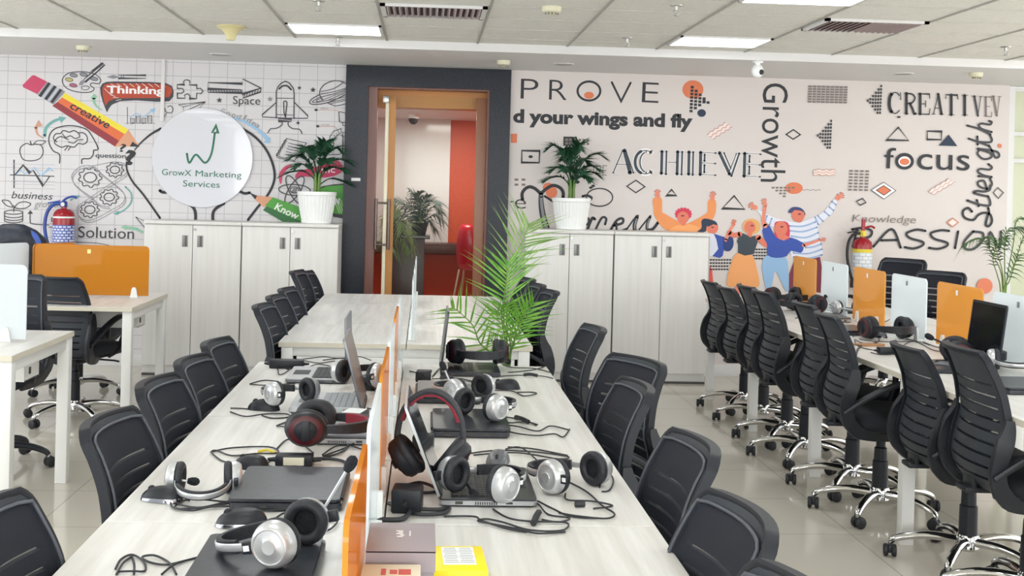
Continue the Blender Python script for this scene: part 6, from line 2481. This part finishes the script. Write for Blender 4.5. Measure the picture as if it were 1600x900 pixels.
# ---------------------------------------------------------------- right desk row
for k, (px, py, rz, kind, lab, rot, z) in enumerate((
        (1262, 476, 0, 'game', 'black headset furthest back on the right desk row', (90, 0, 20), 0), (1290, 488, 0, 'game', 'black headset with a red patch behind the fifth chair of the right row', (90, 0, -60), 0),
        (1352, 497, 0, 'silver', 'silver headset on the right row before the orange screen under the extinguisher', (92, 0, 15), .022),
        (1412, 530, 0, 'game', 'black headset with red cushions lying in front of the middle white screen', (88, 0, 8), 0),
        (1496, 570, 0, 'game', 'black headset with a dark red cup beside the black laptop lid', (92, 0, 70), 0),
        (1582, 590, 0, 'silver', 'silver headset at the right edge of the right desk row', (92, 0, -25), .022))):
    q = D(px, py)
    h = headset(kind, lab, q.x - (.17, .14, .12, .10, 0, 0)[k], q.y, TOPZ + (z if k != 5 else .031), rot, 1.22 if kind == 'game' else 1.0, (4, -4), [(-.085, 0, -.02), (-.10, .03, -.05), (-.09, .05, -.10)] if k in (2, 4) else None)
    if k == 3: hr4 = h
    if k == 1: hr2 = h
    if k == 4: hr5 = h
    if k == 5: hr6 = h
for k, (px, py, lab) in enumerate(((1322, 500, 'silver-edged shut laptop on the right row behind the sixth chair'), (1345, 520, 'dark shut laptop on the right row in front of the orange screen'), (1228, 470, 'dark shut laptop at the far end of the right row'))):
    q = D(px, py)
    l_ = laptop(q.x - (.13, .09, .10)[k], q.y, -90, lab, W=.30, Dp=.23, shell=LAP_SIL if k == 0 else LAP_BLK, lidcol=LAP_GREY if k == 0 else None)
    if k == 1: lrr = l_
lq = laptop(2.40, 5.16, -90, 'open laptop with its black lid standing at the right edge of the photo', 97, LAP_BLK, LAP_BLK, KEYS, W=.32, Dp=.29)
q = D(1590, 608)
laptop(q.x, q.y, -90, 'dark shut laptop under the silver headset at the right edge', W=.30, Dp=.23)
mr1 = mouse(1372, 527, 40, 'grey mouse on the right row beside the headset with red cushions', top=mat('grey_mouse_top', '#5d6066', .3))
mr2 = mouse(1474, 576, 60, 'grey mouse on the right row beside the second nearest chair', top=mat('grey_mouse_top', '#5d6066', .3))
ar1 = adapter(1392, 553, 0, 'black power adapter on the right row near the desk edge', size=(.13, .05, .032))
ar2 = adapter(1330, 490, 10, 'slim black power adapter by the rear white screen on the right row', size=(.12, .04, .025))
ar3 = adapter(1240, 466, 0, 'black power adapter at the far end of the right row', size=(.12, .05, .03))
t = thing('phone', 'tan-backed phone among the cords on the right desk row', 'phone', (*D(1358, 540)[:2], Z0), 15)
b = MB()
b.prism(rrect(.15, .075, .01, 4), .009, mat('tan_phone_back', '#b58a63', .35))
b.build('case', t)
b = MB()
b.prism(rrect(.02, .02, .004, 3, .055, .02), .0012, BLACK_PLASTIC, Tr(0, 0, .009))
b.build('camera_bump', t)
for par, pts in ((ar1, [(580, 560), (600, 550), (680, 545), (740, 575), (700, 600), (640, 600), (590, 580), (620, 620), (700, 640)]), (ar1, [(690, 655), (760, 672), (860, 665), (900, 660)]), (ar1, [(850, 650), (900, 600), (960, 590), (1040, 610)]),
                 (hr4, [(860, 700), (900, 690), (960, 680)]), (hr4, [(880, 712), (920, 726), (950, 720)]), (hr4, [(1000, 590), (1080, 622), (1160, 632)]), (hr4, [(620, 575), (720, 590), (860, 590), (960, 585)]), (hr4, [(900, 570), (980, 600), (1060, 640), (1140, 650)]),
                 (hr2, [(240, 450), (280, 440), (330, 450)]), (mr1, [(740, 545), (760, 560), (700, 565), (640, 560)]), (lrr, [(620, 470), (650, 480), (770, 470), (800, 455)])):
    cord(par, Z8(pts))
cord(ar1, Z8([(640, 610), (610, 640), (600, 680)]), .004, 'lead')
cord(hr5, Z8([(1200, 640), (1260, 600), (1300, 588), (1400, 600), (1480, 640)]), .005, 'white_lead', CLIP, lift=[0, .03, .05, .03, 0])
